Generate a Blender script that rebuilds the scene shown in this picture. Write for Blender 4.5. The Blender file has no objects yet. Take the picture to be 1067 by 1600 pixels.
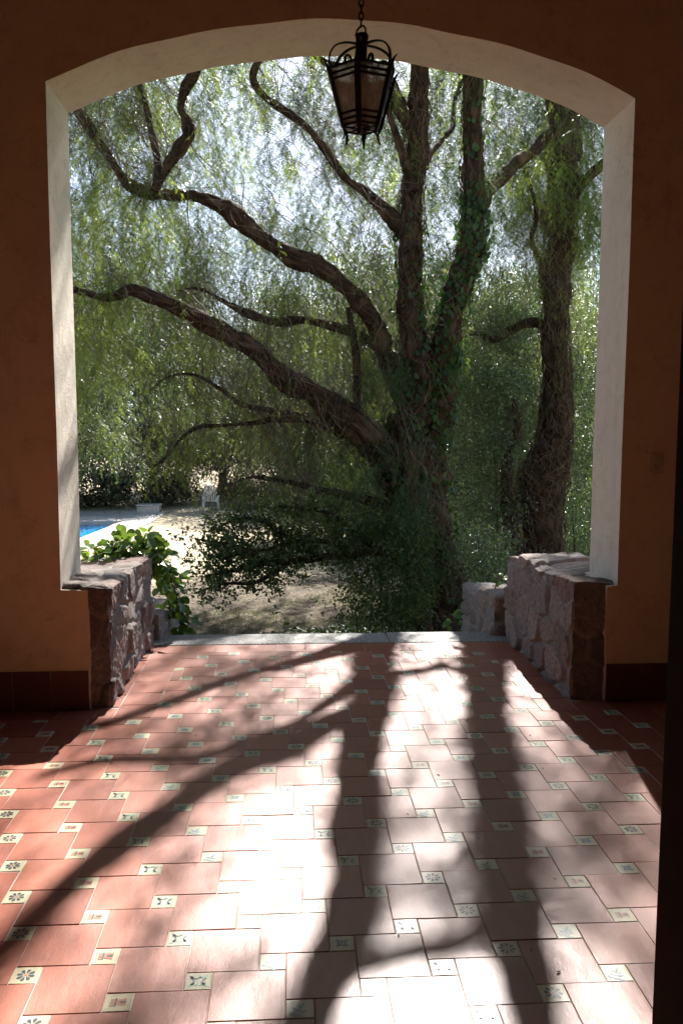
import bpy, bmesh, math, random
import numpy as np
from mathutils import Matrix, Vector

# ------------------------------------------------------------------ camera, sky, sun, exposure
sc = bpy.context.scene
COL = sc.collection
F, YAW, PIT, ROLL, H = 1332.075, 0.061336, 0.100116, 0.003497, 1.5402
SUN_AZ, SUN_EL = math.radians(10.5), math.radians(40.0)


def ray(x, y):
    u = (x - 533.5) / F; v = (y - 800.0) / F
    c, s = math.cos(-ROLL), math.sin(-ROLL); u, v = u * c - v * s, u * s + v * c
    c, s = math.cos(PIT), math.sin(PIT); yy = c - s * v; zz = -s - c * v
    c, s = math.cos(YAW), math.sin(YAW)
    return np.array([u * c + yy * s, -u * s + yy * c, zz])


def at(x, y, Y):
    d = ray(x, y); return np.array([0, 0, H]) + d * (Y / d[1])


def on(x, y, z):
    d = ray(x, y); return np.array([0, 0, H]) + d * ((z - H) / d[2])


cam = bpy.data.cameras.new('camera'); camo = bpy.data.objects.new('camera', cam); COL.objects.link(camo)
fw = Vector(ray(533.5, 800)).normalized()
rt = Vector(ray(1533.5, 800) - ray(533.5, 800)).normalized()
up = rt.cross(fw).normalized()
camo.matrix_world = Matrix(((rt.x, up.x, -fw.x, 0), (rt.y, up.y, -fw.y, 0), (rt.z, up.z, -fw.z, H), (0, 0, 0, 1)))
cam.sensor_fit = 'VERTICAL'; cam.sensor_height = 24.0; cam.lens = 24.0 * F / 1600.0
cam.clip_start = 0.05; cam.clip_end = 4000
sc.camera = camo

W = bpy.data.worlds.new('World'); sc.world = W; W.use_nodes = True
wn = W.node_tree.nodes; wl = W.node_tree.links
sky = wn.new('ShaderNodeTexSky'); sky.sky_type = 'NISHITA'; sky.sun_disc = False
sky.sun_elevation = SUN_EL; sky.sun_rotation = SUN_AZ
sky.altitude = 700; sky.dust_density = 1.5
wl.new(sky.outputs[0], wn['Background'].inputs[0]); wn['Background'].inputs[1].default_value = 0.06
S = np.array([math.sin(SUN_AZ) * math.cos(SUN_EL), math.cos(SUN_AZ) * math.cos(SUN_EL), math.sin(SUN_EL)])
sl = bpy.data.lights.new('sun', 'SUN'); sl.energy = 5.0; sl.angle = math.radians(0.55); sl.color = (1, 0.96, 0.91)
so = bpy.data.objects.new('sun', sl); COL.objects.link(so)
so.rotation_euler = Vector((-S[0], -S[1], -S[2])).to_track_quat('-Z', 'Y').to_euler()
sc.view_settings.view_transform = 'Standard'; sc.view_settings.look = 'None'
sc.view_settings.gamma = 1.0; sc.view_settings.exposure = 1.88
sc.cycles.use_denoising = True
sc.cycles.max_bounces = 10; sc.cycles.diffuse_bounces = 6; sc.cycles.glossy_bounces = 3
sc.cycles.transmission_bounces = 8; sc.cycles.sample_clamp_indirect = 6.0

rng = np.random.default_rng(11)
random.seed(5)


# ------------------------------------------------------------------ helpers
def tag(o, label=None, cat=None, group=None, kind=None):
    if label: o['label'] = label
    if cat: o['category'] = cat
    if group: o['group'] = group
    if kind: o['kind'] = kind
    return o


def empty(name, loc, label, cat, group=None):
    o = bpy.data.objects.new(name, None); COL.objects.link(o); o.location = tuple(float(v) for v in loc)
    o.empty_display_size = .1
    return tag(o, label, cat, group)


def link(name, me, parent=None):
    o = bpy.data.objects.new(name, me); COL.objects.link(o)
    if parent:
        o.parent = parent
        o.matrix_parent_inverse = Matrix.Translation(-Vector(parent.location))   # shapes are given in world coordinates
    return o


def mesh_np(name, V, faces, mats, smooth=False, attrs=None, midx=None, uv=None):
    """faces: list of (n,k) int arrays"""
    me = bpy.data.meshes.new(name)
    V = np.asarray(V, np.float32)
    me.vertices.add(len(V)); me.vertices.foreach_set('co', V.ravel())
    loops = np.concatenate([f.ravel() for f in faces]).astype(np.int32)
    tot = np.concatenate([np.full(len(f), f.shape[1]) for f in faces]).astype(np.int32)
    st = np.concatenate([[0], np.cumsum(tot)[:-1]]).astype(np.int32)
    me.loops.add(len(loops)); me.loops.foreach_set('vertex_index', loops)
    me.polygons.add(len(tot)); me.polygons.foreach_set('loop_start', st); me.polygons.foreach_set('loop_total', tot)
    if midx is not None: me.polygons.foreach_set('material_index', np.asarray(midx, np.int32))
    if smooth: me.polygons.foreach_set('use_smooth', np.ones(len(tot), bool))
    me.update(calc_edges=True)
    for m in mats: me.materials.append(m)
    if attrs:
        for k, (dom, a) in attrs.items():
            at_ = me.attributes.new(k, 'FLOAT', dom); at_.data.foreach_set('value', np.asarray(a, np.float32))
    if uv is not None:
        l = me.uv_layers.new(name='uv'); l.data.foreach_set('uv', np.asarray(uv, np.float32)[loops].ravel())
    return me


def catmull(P, n):
    P = np.asarray(P, float); Q = np.vstack([2 * P[0] - P[1], P, 2 * P[-1] - P[-2]]); out = []
    for i in range(1, len(Q) - 2):
        for k in range(n):
            t = k / n; a_, b_, c_, d_ = Q[i - 1], Q[i], Q[i + 1], Q[i + 2]
            out.append(.5 * ((2 * b_) + (-a_ + c_) * t + (2 * a_ - 5 * b_ + 4 * c_ - d_) * t * t + (-a_ + 3 * b_ - 3 * c_ + d_) * t ** 3))
    out.append(Q[-2]); return np.array(out)


class MB:
    """collects simple shapes into one mesh"""
    def __init__(s): s.v = []; s.f = []; s.m = []; s.n = 0

    def add(s, V, Fs, m=0):
        V = [tuple(float(a) for a in v) for v in V]
        s.v += V; s.f += [[i + s.n for i in f] for f in Fs]; s.m += [m] * len(Fs); s.n += len(V)

    def box(s, x0, x1, y0, y1, z0, z1, m=0, jit=0):
        V = [[x, y, z] for z in (z0, z1) for x, y in ((x0, y0), (x1, y0), (x1, y1), (x0, y1))]
        if jit: V = [[c + random.uniform(-jit, jit) for c in v] for v in V]
        s.add(V, [(0, 3, 2, 1), (4, 5, 6, 7), (0, 1, 5, 4), (1, 2, 6, 5), (2, 3, 7, 6), (3, 0, 4, 7)], m)

    def tube(s, P, R, k=8, m=0, cap=True, flat=1.0, side=None):
        """tube along points; flat<1 squashes it into a strap whose broad way is 'side'"""
        P = [np.array(p, float) for p in P]
        if not hasattr(R, '__len__'): R = [R] * len(P)
        V = []; a = None
        for i, p in enumerate(P):
            t = P[min(i + 1, len(P) - 1)] - P[max(i - 1, 0)]; t /= (np.linalg.norm(t) + 1e-9)
            if side is not None: a = np.array(side, float)
            elif a is None: a = np.array([0, 0, 1.]) if abs(t[2]) < .9 else np.array([1., 0, 0])
            a = a - t * (a @ t); a /= (np.linalg.norm(a) + 1e-9); b = np.cross(t, a)
            for j in range(k):
                w = 2 * math.pi * (j + .5) / k; V.append(p + R[i] * (a * math.cos(w) + b * math.sin(w) * flat))
        Fs = []
        for i in range(len(P) - 1):
            for j in range(k): Fs.append((i * k + j, i * k + (j + 1) % k, (i + 1) * k + (j + 1) % k, (i + 1) * k + j))
        if cap: Fs += [tuple(range(k))[::-1], tuple((len(P) - 1) * k + j for j in range(k))]
        s.add(V, Fs, m)

    def build(s, name, mats, parent=None, smooth=False, bevel=0):
        me = bpy.data.meshes.new(name); me.from_pydata(s.v, [], s.f)
        if not isinstance(mats, (list, tuple)): mats = [mats]
        for m in mats: me.materials.append(m)
        me.polygons.foreach_set('material_index', s.m)
        if smooth: me.polygons.foreach_set('use_smooth', [True] * len(s.f))
        me.update(); o = link(name, me, parent)
        if bevel:
            b = o.modifiers.new('bevel', 'BEVEL'); b.width = bevel; b.segments = 2; b.limit_method = 'ANGLE'
        return o


def vnoise(P, seed=0):
    """smooth value noise, P (n,3) -> about -1..1"""
    P = np.asarray(P, float); i = np.floor(P).astype(np.int64); f = P - i; f = f * f * (3 - 2 * f)
    def h(a):
        n = (a[:, 0] * 73856093) ^ (a[:, 1] * 19349663) ^ (a[:, 2] * 83492791) ^ (seed * 2654435)
        n = (n ^ (n >> 13)) * 1274126177 & 0x7fffffff; n = (n ^ (n >> 15)) * 40503 & 0x7fffffff
        return (n % 10007) / 10007.0 * 2 - 1
    r = 0
    for dx in (0, 1):
        for dy in (0, 1):
            for dz in (0, 1):
                w = (f[:, 0] if dx else 1 - f[:, 0]) * (f[:, 1] if dy else 1 - f[:, 1]) * (f[:, 2] if dz else 1 - f[:, 2])
                r = r + w * h(i + np.array([dx, dy, dz]))
    return r


# ------------------------------------------------------------------ materials
def new_mat(name):
    m = bpy.data.materials.new(name); m.use_nodes = True; nt = m.node_tree
    return m, nt, nt.nodes, nt.links, nt.nodes['Principled BSDF']


def ramp(N, L, fac, stops):
    r = N.new('ShaderNodeValToRGB'); L.new(fac, r.inputs[0]); e = r.color_ramp.elements
    while len(e) < len(stops): e.new(.5)
    for i, (p, c) in enumerate(stops): e[i].position = p; e[i].color = (*c, 1)
    return r.outputs[0]


def noise(N, L, scale, detail=4, rough=.55, vec=None, dist=0):
    t = N.new('ShaderNodeTexNoise'); t.inputs['Scale'].default_value = scale; t.inputs['Detail'].default_value = detail
    t.inputs['Roughness'].default_value = rough; t.inputs['Distortion'].default_value = dist
    if vec is None:
        vec = N.new('ShaderNodeNewGeometry').outputs['Position']
    L.new(vec, t.inputs['Vector'])
    return t.outputs['Fac']


def bump(N, L, h, b, dist, strength=1.0, prev=None):
    n = N.new('ShaderNodeBump'); n.inputs['Distance'].default_value = dist; n.inputs['Strength'].default_value = strength
    L.new(h, n.inputs['Height'])
    if prev: L.new(prev, n.inputs['Normal'])
    if b: L.new(n.outputs[0], b.inputs['Normal'])
    return n.outputs[0]


def simple(name, c1, c2, scale=6, rough=.8, bd=.004, bs=60, spec=.3, metal=0, lo=.35, hi=.65):
    m, nt, N, L, b = new_mat(name)
    L.new(ramp(N, L, noise(N, L, scale, 6), [(lo, c1), (hi, c2)]), b.inputs['Base Color'])
    b.inputs['Roughness'].default_value = rough; b.inputs['Specular IOR Level'].default_value = spec
    b.inputs['Metallic'].default_value = metal
    if bd: bump(N, L, noise(N, L, bs, 5), b, bd)
    return m


def plaster(name, c1, c2, grain=.0035):
    m, nt, N, L, b = new_mat(name)
    col = ramp(N, L, noise(N, L, 1.7, 6, .65), [(.3, c1), (.7, c2)])
    st = noise(N, L, 9, 5, .7); mx = N.new('ShaderNodeMix'); mx.data_type = 'RGBA'; mx.blend_type = 'MULTIPLY'
    L.new(col, mx.inputs[6]); L.new(ramp(N, L, st, [(.28, (.82, .8, .78)), (.5, (1, 1, 1))]), mx.inputs[7]); mx.inputs[0].default_value = .8
    mp = N.new('ShaderNodeMapping'); mp.inputs['Scale'].default_value = (7, 7, .8); L.new(N.new('ShaderNodeNewGeometry').outputs['Position'], mp.inputs[0])
    mz = N.new('ShaderNodeMix'); mz.data_type = 'RGBA'; mz.blend_type = 'MULTIPLY'; mz.inputs[0].default_value = 1; L.new(mx.outputs[2], mz.inputs[6])
    L.new(ramp(N, L, noise(N, L, 1.5, 8, .72, mp.outputs[0], .4), [(.30, (.86, .84, .82)), (.42, (1, 1, 1)), (.72, (1.03, 1.02, 1.0))]), mz.inputs[7])
    cr = N.new('ShaderNodeTexVoronoi'); cr.feature = 'DISTANCE_TO_EDGE'; cr.inputs['Scale'].default_value = 1.1
    wv = N.new('ShaderNodeTexNoise'); wv.inputs['Scale'].default_value = 2.4; wv.inputs['Detail'].default_value = 8; L.new(N.new('ShaderNodeNewGeometry').outputs['Position'], wv.inputs['Vector']); L.new(wv.outputs['Color'], cr.inputs['Vector'])
    mk = N.new('ShaderNodeMix'); mk.data_type = 'RGBA'; mk.blend_type = 'MULTIPLY'; mk.inputs[0].default_value = .5; L.new(mz.outputs[2], mk.inputs[6])
    L.new(ramp(N, L, cr.outputs['Distance'], [(.0, (.55, .5, .46)), (.004, (1, 1, 1))]), mk.inputs[7])
    L.new(mk.outputs[2], b.inputs['Base Color'])
    b.inputs['Roughness'].default_value = .9; b.inputs['Specular IOR Level'].default_value = .15
    n1 = bump(N, L, noise(N, L, 95, 5, .65), None, grain)
    n2 = bump(N, L, noise(N, L, 7, 3), b, .012, .6, n1)
    return m


def foliage(name, c1, c2, ctr, tr=.45, rough=.42, spec=.4):
    """leaf: reflective face + light passing through; colour varies leaf to leaf"""
    m, nt, N, L, b = new_mat(name)
    a = N.new('ShaderNodeAttribute'); a.attribute_name = 'rnd'
    L.new(ramp(N, L, a.outputs['Fac'], [(0, c1), (.85, c2), (1, tuple(min(1, x * 1.5) for x in c2))]), b.inputs['Base Color'])
    b.inputs['Roughness'].default_value = rough; b.inputs['Specular IOR Level'].default_value = spec
    t = N.new('ShaderNodeBsdfTranslucent')
    L.new(ramp(N, L, a.outputs['Fac'], [(0, tuple(x * .35 for x in ctr)), (.5, tuple(x * .6 for x in ctr)), (1, ctr)]), t.inputs['Color'])
    mix = N.new('ShaderNodeMixShader'); mix.inputs[0].default_value = tr
    L.new(b.outputs[0], mix.inputs[1]); L.new(t.outputs[0], mix.inputs[2])
    L.new(mix.outputs[0], N['Material Output'].inputs['Surface'])
    return m


def bark(name, c1, c2, c3, sc_=1.0, depth=.02):
    m, nt, N, L, b = new_mat(name)
    uv = N.new('ShaderNodeUVMap').outputs[0]
    mp = N.new('ShaderNodeMapping'); mp.inputs['Scale'].default_value = (9 * sc_, 3.0 * sc_, 1); L.new(uv, mp.inputs[0])
    n = noise(N, L, 1.6, 8, .7, mp.outputs[0], .6)
    v = N.new('ShaderNodeTexVoronoi'); v.feature = 'DISTANCE_TO_EDGE'; v.inputs['Scale'].default_value = 1.7
    nn = N.new('ShaderNodeMix'); nn.data_type = 'VECTOR'; nn.inputs[0].default_value = .35
    tn = N.new('ShaderNodeTexNoise'); tn.inputs['Scale'].default_value = 2.5; L.new(mp.outputs[0], tn.inputs['Vector'])
    L.new(mp.outputs[0], nn.inputs[4]); L.new(tn.outputs['Color'], nn.inputs[5]); L.new(nn.outputs[1], v.inputs['Vector'])
    mul = N.new('ShaderNodeMath'); mul.operation = 'MULTIPLY_ADD'; L.new(v.outputs['Distance'], mul.inputs[0]); mul.inputs[1].default_value = .9; L.new(n, mul.inputs[2])
    L.new(ramp(N, L, mul.outputs[0], [(.38, c1), (.62, c2), (.95, c3)]), b.inputs['Base Color'])
    b.inputs['Roughness'].default_value = .92; b.inputs['Specular IOR Level'].default_value = .2
    bump(N, L, mul.outputs[0], b, depth)
    return m


M = {}
M['wall'] = plaster('terracotta_plaster', (.84, .62, .41), (.88, .67, .45))
M['reveal'] = plaster('cream_plaster', (.74, .66, .55), (.84, .76, .65), .0045)
M['ceiling'] = simple('dark_ceiling_boards', (.13, .09, .06), (.18, .13, .09), 4, .7, .003, 30)
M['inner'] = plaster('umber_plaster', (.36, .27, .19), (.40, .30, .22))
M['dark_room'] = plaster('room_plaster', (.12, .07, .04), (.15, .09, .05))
M['outer'] = plaster('outer_plaster', (.5, .36, .24), (.6, .45, .32))
M['iron'] = simple('wrought_iron', (.012, .010, .009), (.03, .022, .018), 25, .5, .0008, 160, .5, .3)
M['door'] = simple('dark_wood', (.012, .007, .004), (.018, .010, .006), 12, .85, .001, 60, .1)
M['socket'] = simple('socket_plastic', (.62, .46, .32), (.68, .52, .37), 20, .4, 0)
M['hole'] = simple('socket_hole', (.02, .015, .01), (.03, .02, .015), 20, .6, 0)
M['white_plastic'] = simple('white_plastic', (.75, .75, .74), (.85, .85, .84), 9, .4, 0)
M['conc'] = simple('pale_paving', (.5, .47, .43), (.66, .62, .57), 3, .85, .004, 40)
M['thr'] = simple('grey_granite', (.20, .19, .175), (.36, .345, .32), 55, .7, .003, 90, lo=.42, hi=.58)
M['mortar'] = simple('mortar', (.3, .28, .25), (.42, .40, .36), 14, .95, .006, 60)
M['twig'] = simple('dry_twig', (.10, .075, .055), (.24, .19, .15), 8, .85, 0)
M['vine'] = simple('dry_vine_stem', (.055, .028, .016), (.19, .12, .08), 6, .85, 0)
M['stalk'] = simple('green_stalk', (.08, .10, .03), (.16, .08, .05), 12, .6, 0)
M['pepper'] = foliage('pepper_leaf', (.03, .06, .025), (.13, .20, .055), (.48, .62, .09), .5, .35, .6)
M['peppershade'] = foliage('pepper_leaf_shaded', (.03, .07, .035), (.07, .13, .05), (.16, .27, .06), .38)  # darker copy of the pepper leaf, crown shade put into its colour
M['far'] = foliage('far_leaf', (.035, .05, .028), (.11, .13, .07), (.23, .27, .10), .42, .35, .8)
M['shrub'] = foliage('glossy_shrub_leaf', (.03, .07, .025), (.19, .23, .13), (.28, .40, .11), .34, .24, 1.0)  # pale end: leaf undersides, raised in colour to stand in for glints
M['bush'] = foliage('dark_bush_leaf', (.035, .06, .025), (.11, .15, .05), (.24, .38, .06), .38, .35, .6)
M['ivy'] = foliage('ivy_leaf', (.018, .045, .014), (.05, .095, .025), (.10, .24, .03), .28, .45, .4)
M['big'] = foliage('broad_leaf', (.05, .13, .025), (.11, .20, .045), (.32, .50, .06), .36, .3, .6)
M['grass'] = foliage('grass_blade', (.09, .10, .035), (.20, .20, .08), (.26, .30, .08), .4, .6, .2)
M['bark'] = bark('pepper_bark', (.016, .010, .006), (.062, .036, .021), (.15, .095, .058))
M['bark_far'] = bark('far_bark', (.018, .012, .009), (.05, .035, .025), (.09, .065, .045))

# glass
m, nt, N, L, b = new_mat('murky_glass')
b.inputs['Roughness'].default_value = .25
L.new(ramp(N, L, noise(N, L, 26, 6, .7), [(.35, (.62, .52, .42)), (.68, (.9, .85, .78))]), b.inputs['Base Color'])
b.inputs['Transmission Weight'].default_value = .55; b.inputs['IOR'].default_value = 1.1
bump(N, L, noise(N, L, 90, 4), b, .003)
M['glass'] = m

# water
m, nt, N, L, b = new_mat('pool_water'); b.inputs['Base Color'].default_value = (.02, .26, .55, 1); b.inputs['Roughness'].default_value = .06
b.inputs['IOR'].default_value = 1.33; bump(N, L, noise(N, L, 2.2, 3), b, .03); M['water'] = m
M['pooltile'] = simple('pool_tile', (.05, .35, .6), (.08, .42, .66), 5, .4, 0)

# ground: pale dry soil, dark leaf litter with the tree's shade painted in, some grass
m, nt, N, L, b = new_mat('garden_soil')
pos = N.new('ShaderNodeNewGeometry').outputs['Position']
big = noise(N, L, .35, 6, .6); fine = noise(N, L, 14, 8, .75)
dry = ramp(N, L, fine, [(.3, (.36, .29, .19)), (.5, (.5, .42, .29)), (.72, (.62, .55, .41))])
shaded_litter = ramp(N, L, fine, [(.3, (.06, .045, .03)), (.5, (.135, .108, .078)), (.7, (.27, .23, .175))])
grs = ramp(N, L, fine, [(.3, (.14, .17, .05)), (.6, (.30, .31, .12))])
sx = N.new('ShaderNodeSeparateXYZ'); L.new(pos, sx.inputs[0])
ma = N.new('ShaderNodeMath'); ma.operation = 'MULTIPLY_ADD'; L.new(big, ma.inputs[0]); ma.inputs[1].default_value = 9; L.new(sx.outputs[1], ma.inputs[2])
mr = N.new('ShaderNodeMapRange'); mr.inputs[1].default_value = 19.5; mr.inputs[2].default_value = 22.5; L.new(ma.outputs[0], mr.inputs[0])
mx = N.new('ShaderNodeMix'); mx.data_type = 'RGBA'; L.new(mr.outputs[0], mx.inputs[0]); L.new(shaded_litter, mx.inputs[6]); L.new(dry, mx.inputs[7])
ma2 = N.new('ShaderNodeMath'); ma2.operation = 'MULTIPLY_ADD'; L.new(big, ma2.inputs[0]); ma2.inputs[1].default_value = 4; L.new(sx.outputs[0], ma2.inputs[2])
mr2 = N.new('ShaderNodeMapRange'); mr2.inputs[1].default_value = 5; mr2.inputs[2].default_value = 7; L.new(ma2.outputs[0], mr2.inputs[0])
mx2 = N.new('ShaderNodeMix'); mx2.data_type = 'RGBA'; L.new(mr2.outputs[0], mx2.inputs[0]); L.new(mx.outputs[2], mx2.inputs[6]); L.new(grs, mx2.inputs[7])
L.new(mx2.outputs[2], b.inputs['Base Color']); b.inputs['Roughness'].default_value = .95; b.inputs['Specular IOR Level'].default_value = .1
bump(N, L, fine, b, .05); M['soil'] = m

m, nt, N, L, b = new_mat('haze_tinted_hill'); L.new(ramp(N, L, noise(N, L, .02, 6), [(.3, (.16, .22, .30)), (.7, (.24, .30, .38))]), b.inputs['Base Color'])  # blue-grey of distance haze painted into the hill colour
b.inputs['Roughness'].default_value = 1; M['hill'] = m

# stone: colour per stone from the 'stone' attribute, joint from 'joint'
m, nt, N, L, b = new_mat('rough_stone')
a = N.new('ShaderNodeAttribute'); a.attribute_name = 'stone'; j = N.new('ShaderNodeAttribute'); j.attribute_name = 'joint'
sc1 = ramp(N, L, a.outputs['Fac'], [(0, (.17, .13, .115)), (.25, (.27, .215, .19)), (.5, (.22, .205, .205)), (.75, (.33, .27, .24)), (1, (.24, .165, .14))])
mo = N.new('ShaderNodeMix'); mo.data_type = 'RGBA'; mo.blend_type = 'MULTIPLY'; mo.inputs[0].default_value = 1
L.new(sc1, mo.inputs[6]); L.new(ramp(N, L, noise(N, L, 38, 9, .8), [(.3, (.5, .47, .45)), (.5, (1.0, .98, .95)), (.68, (1.6, 1.6, 1.6))]), mo.inputs[7])
mj = N.new('ShaderNodeMix'); mj.data_type = 'RGBA'; L.new(j.outputs['Fac'], mj.inputs[0]); L.new(mo.outputs[2], mj.inputs[6])
mj.inputs[7].default_value = (.33, .29, .25, 1); L.new(mj.outputs[2], b.inputs['Base Color'])
b.inputs['Roughness'].default_value = .8; b.inputs['Specular IOR Level'].default_value = .35
bump(N, L, noise(N, L, 45, 8, .75), b, .012); M['stone'] = m


# floor tiles: glazed clay, each tile with its own tone
def tile_mat(name, stops, r0=.28, r1=.48, brush=True):
    m, nt, N, L, b = new_mat(name)
    a = N.new('ShaderNodeAttribute'); a.attribute_name = 'rnd'
    base = ramp(N, L, a.outputs['Fac'], stops)
    mo = N.new('ShaderNodeMix'); mo.data_type = 'RGBA'; mo.blend_type = 'MULTIPLY'; mo.inputs[0].default_value = 1
    mp = N.new('ShaderNodeMapping'); mp.inputs['Scale'].default_value = (3, 1, 1)
    L.new(N.new('ShaderNodeNewGeometry').outputs['Position'], mp.inputs[0])
    nz = noise(N, L, 9, 8, .7, mp.outputs[0])
    L.new(base, mo.inputs[6]); L.new(ramp(N, L, nz, [(.3, (.82, .80, .78)), (.6, (1.08, 1.08, 1.08))]), mo.inputs[7])
    L.new(mo.outputs[2], b.inputs['Base Color'])
    mr = N.new('ShaderNodeMapRange'); mr.inputs[3].default_value = r0; mr.inputs[4].default_value = r1; L.new(noise(N, L, 5, 6, .7), mr.inputs[0])
    L.new(mr.outputs[0], b.inputs['Roughness']); b.inputs['Specular IOR Level'].default_value = .62
    n1 = bump(N, L, noise(N, L, 160, 4), None, .0003)
    bump(N, L, nz, b, .0008, 1, n1)
    return m


M['clay'] = tile_mat('clay_tile', [(0, (.27, .074, .040)), (.5, (.33, .098, .054)), (1, (.38, .128, .074))])
M['cream'] = tile_mat('cream_glaze', [(0, (.44, .39, .25)), (1, (.53, .48, .33))], .25, .4)
M['m_dark'] = tile_mat('dark_glaze', [(0, (.045, .055, .075)), (1, (.06, .07, .09))], .25, .4)
M['m_blue'] = tile_mat('blue_glaze', [(0, (.10, .19, .26)), (1, (.15, .25, .31))], .25, .4)
M['m_green'] = tile_mat('green_glaze', [(0, (.28, .42, .33)), (1, (.33, .47, .38))], .25, .4)
M['m_red'] = tile_mat('rust_glaze', [(0, (.42, .15, .09)), (1, (.46, .19, .11))], .25, .4)
M['grout'] = simple('grout', (.40, .35, .31), (.70, .64, .58), 5, .9, .002, 120)
M['skirt'] = tile_mat('skirting_tile', [(0, (.11, .024, .012)), (1, (.15, .035, .018))], .35, .5)

# ------------------------------------------------------------------ porch floor
YN, YF = 4.60, 5.047
XL, XR = -1.2255, 1.8274
A, B0 = .205, .0763
OX, OY = -.7426, 2.3062
FL = dict(v=[], f=[], m=[], r=[])


def fpoly(P, z, mi, r):
    n = len(FL['v']); FL['v'] += [(x, y, z) for x, y in P]; FL['f'].append(list(range(n, n + len(P)))); FL['m'].append(mi); FL['r'].append(r)


def tile(x0, x1, y0, y1, mi, g=.0011):
    """a tile with softened edges standing a little proud of the grout"""
    x0 += g; x1 -= g; y0 += g; y1 -= g
    if x1 - x0 < .004 or y1 - y0 < .004: return None
    e = min(.0017, (x1 - x0) / 3, (y1 - y0) / 3); z1 = random.uniform(-.0006, .0006); r = random.random(); n = len(FL['v'])
    j = [random.uniform(-.0009, .0009) for _ in range(8)]
    tx, ty = random.uniform(-.0018, .0018) / A, random.uniform(-.0018, .0018) / A
    cx, cy = (x0 + x1) / 2, (y0 + y1) / 2
    O = [(x0 + j[0], y0 + j[1]), (x1 + j[2], y0 + j[3]), (x1 + j[4], y1 + j[5]), (x0 + j[6], y1 + j[7])]
    I = [(O[0][0] + e, O[0][1] + e), (O[1][0] - e, O[1][1] + e), (O[2][0] - e, O[2][1] - e), (O[3][0] + e, O[3][1] - e)]
    zz = lambda p: z1 + tx * (p[0] - cx) + ty * (p[1] - cy)
    FL['v'] += [(p[0], p[1], -.006) for p in O] + [(p[0], p[1], zz(p) - .0016) for p in O] + [(p[0], p[1], zz(p)) for p in I]
    for k in range(4):
        k2 = (k + 1) % 4
        for a, b_ in ((0, 4), (4, 8)):
            FL['f'].append([n + a + k, n + a + k2, n + b_ + k2, n + b_ + k]); FL['m'].append(mi); FL['r'].append(r)
    FL['f'].append([n + 8, n + 9, n + 10, n + 11]); FL['m'].append(mi); FL['r'].append(r)
    return cx, cy, max(zz(p) for p in I)


def motif(kind, cx, cy, z, s, rot):
    """glazed figure on a cream insert, s = half size"""
    z += .00035
    def P(pts, mi, dz=0):
        c, sn = math.cos(rot), math.sin(rot)
        fpoly([(cx + s * (x * c - y * sn), cy + s * (x * sn + y * c)) for x, y in pts], z + dz, mi, random.random())
    def arc(x, y, r, a0, a1, w, mi, n=7, w2=None):
        w2 = w if w2 is None else w2
        o = []; i_ = []
        for k in range(n + 1):
            t = math.radians(a0 + (a1 - a0) * k / n); ww = w + (w2 - w) * k / n
            o.append((x + (r + ww) * math.cos(t), y + (r + ww) * math.sin(t))); i_.append((x + (r - ww) * math.cos(t), y + (r - ww) * math.sin(t)))
        for k in range(n):
            q = [i_[k], o[k], o[k + 1], i_[k + 1]]
            if (a1 < a0): q = q[::-1]
            P(q, mi)
    def disc(x, y, rx, ry, mi, ang=0, n=10, dz=0):
        c, sn = math.cos(ang), math.sin(ang)
        P([(x + rx * math.cos(t) * c - ry * math.sin(t) * sn, y + rx * math.cos(t) * sn + ry * math.sin(t) * c) for t in [2 * math.pi * k / n for k in range(n)]], mi, dz)
    if kind == 0:                                   # eight-petal flower
        for k in range(8):
            t = math.radians(22.5 + 45 * k)
            pts = [(.16, 0), (.45, -.13), (.64, -.15), (.74, 0), (.64, .15), (.45, .13)]
            P([(x * math.cos(t) - y * math.sin(t), x * math.sin(t) + y * math.cos(t)) for x, y in pts], 2)
        disc(0, 0, .12, .12, 5)
    elif kind == 1:                                 # little tower
        P([(-.42, -.6), (.42, -.6), (.3, .1), (-.3, .1)], 5)
        P([(-.46, .12), (.46, .12), (.46, .26), (-.46, .26)], 2)
        for x in (-.44, -.13, .18): P([(x, .28), (x + .2, .28), (x + .2, .58), (x, .58)], 5)
        P([(-.13, -.6), (.13, -.6), (.13, -.2), (0, -.08), (-.13, -.2)], 2, .0003)
    elif kind == 2:                                 # scrolled leaves
        arc(-.75, -.1, .42, -60, 80, .12, 2, w2=.03); arc(.75, -.1, .42, 240, 100, .12, 2, w2=.03)
        arc(-.2, .75, .45, 190, 330, .13, 2, w2=.04); arc(.3, .82, .35, 200, 320, .09, 4)
        P([(-.05, -.8), (.1, -.8), (.06, .2), (0, .5), (-.06, .2)], 4)
        arc(-.42, -.62, .26, 20, 200, .12, 4); arc(.46, -.62, .26, -20, 160, .12, 4)
        disc(.45, .3, .2, .09, 4, .7); disc(-.5, .38, .2, .09, 4, 2.3)
    elif kind == 3:                                 # small boat on waves
        P([(-.62, -.1), (-.4, -.42), (.4, -.42), (.62, -.05), (.3, -.16), (-.3, -.16)], 3)
        P([(-.04, -.12), (.04, -.12), (.04, .62), (-.04, .62)], 2)
        P([(.06, .0), (.5, .05), (.3, .35), (.06, .58)], 4); P([(-.06, .0), (-.06, .5), (-.3, .3), (-.44, .04)], 4)
        for yy in (-.52, -.68): arc(-.35, yy, .2, 200, 340, .04, 3); arc(.1, yy, .2, 200, 340, .04, 3); arc(.52, yy, .2, 200, 340, .04, 3)
    else:                                           # lattice of rounded leaves
        for k in range(4):
            t = math.pi / 2 * k
            disc(.42 * math.cos(t + .785), .42 * math.sin(t + .785), .27, .15, 3, t + .785)
            disc(.6 * math.cos(t), .6 * math.sin(t), .2, .1, 4, t); disc(.3 * math.cos(t), .3 * math.sin(t), .09, .09, 2)
        disc(0, 0, .13, .13, 3)


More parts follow.
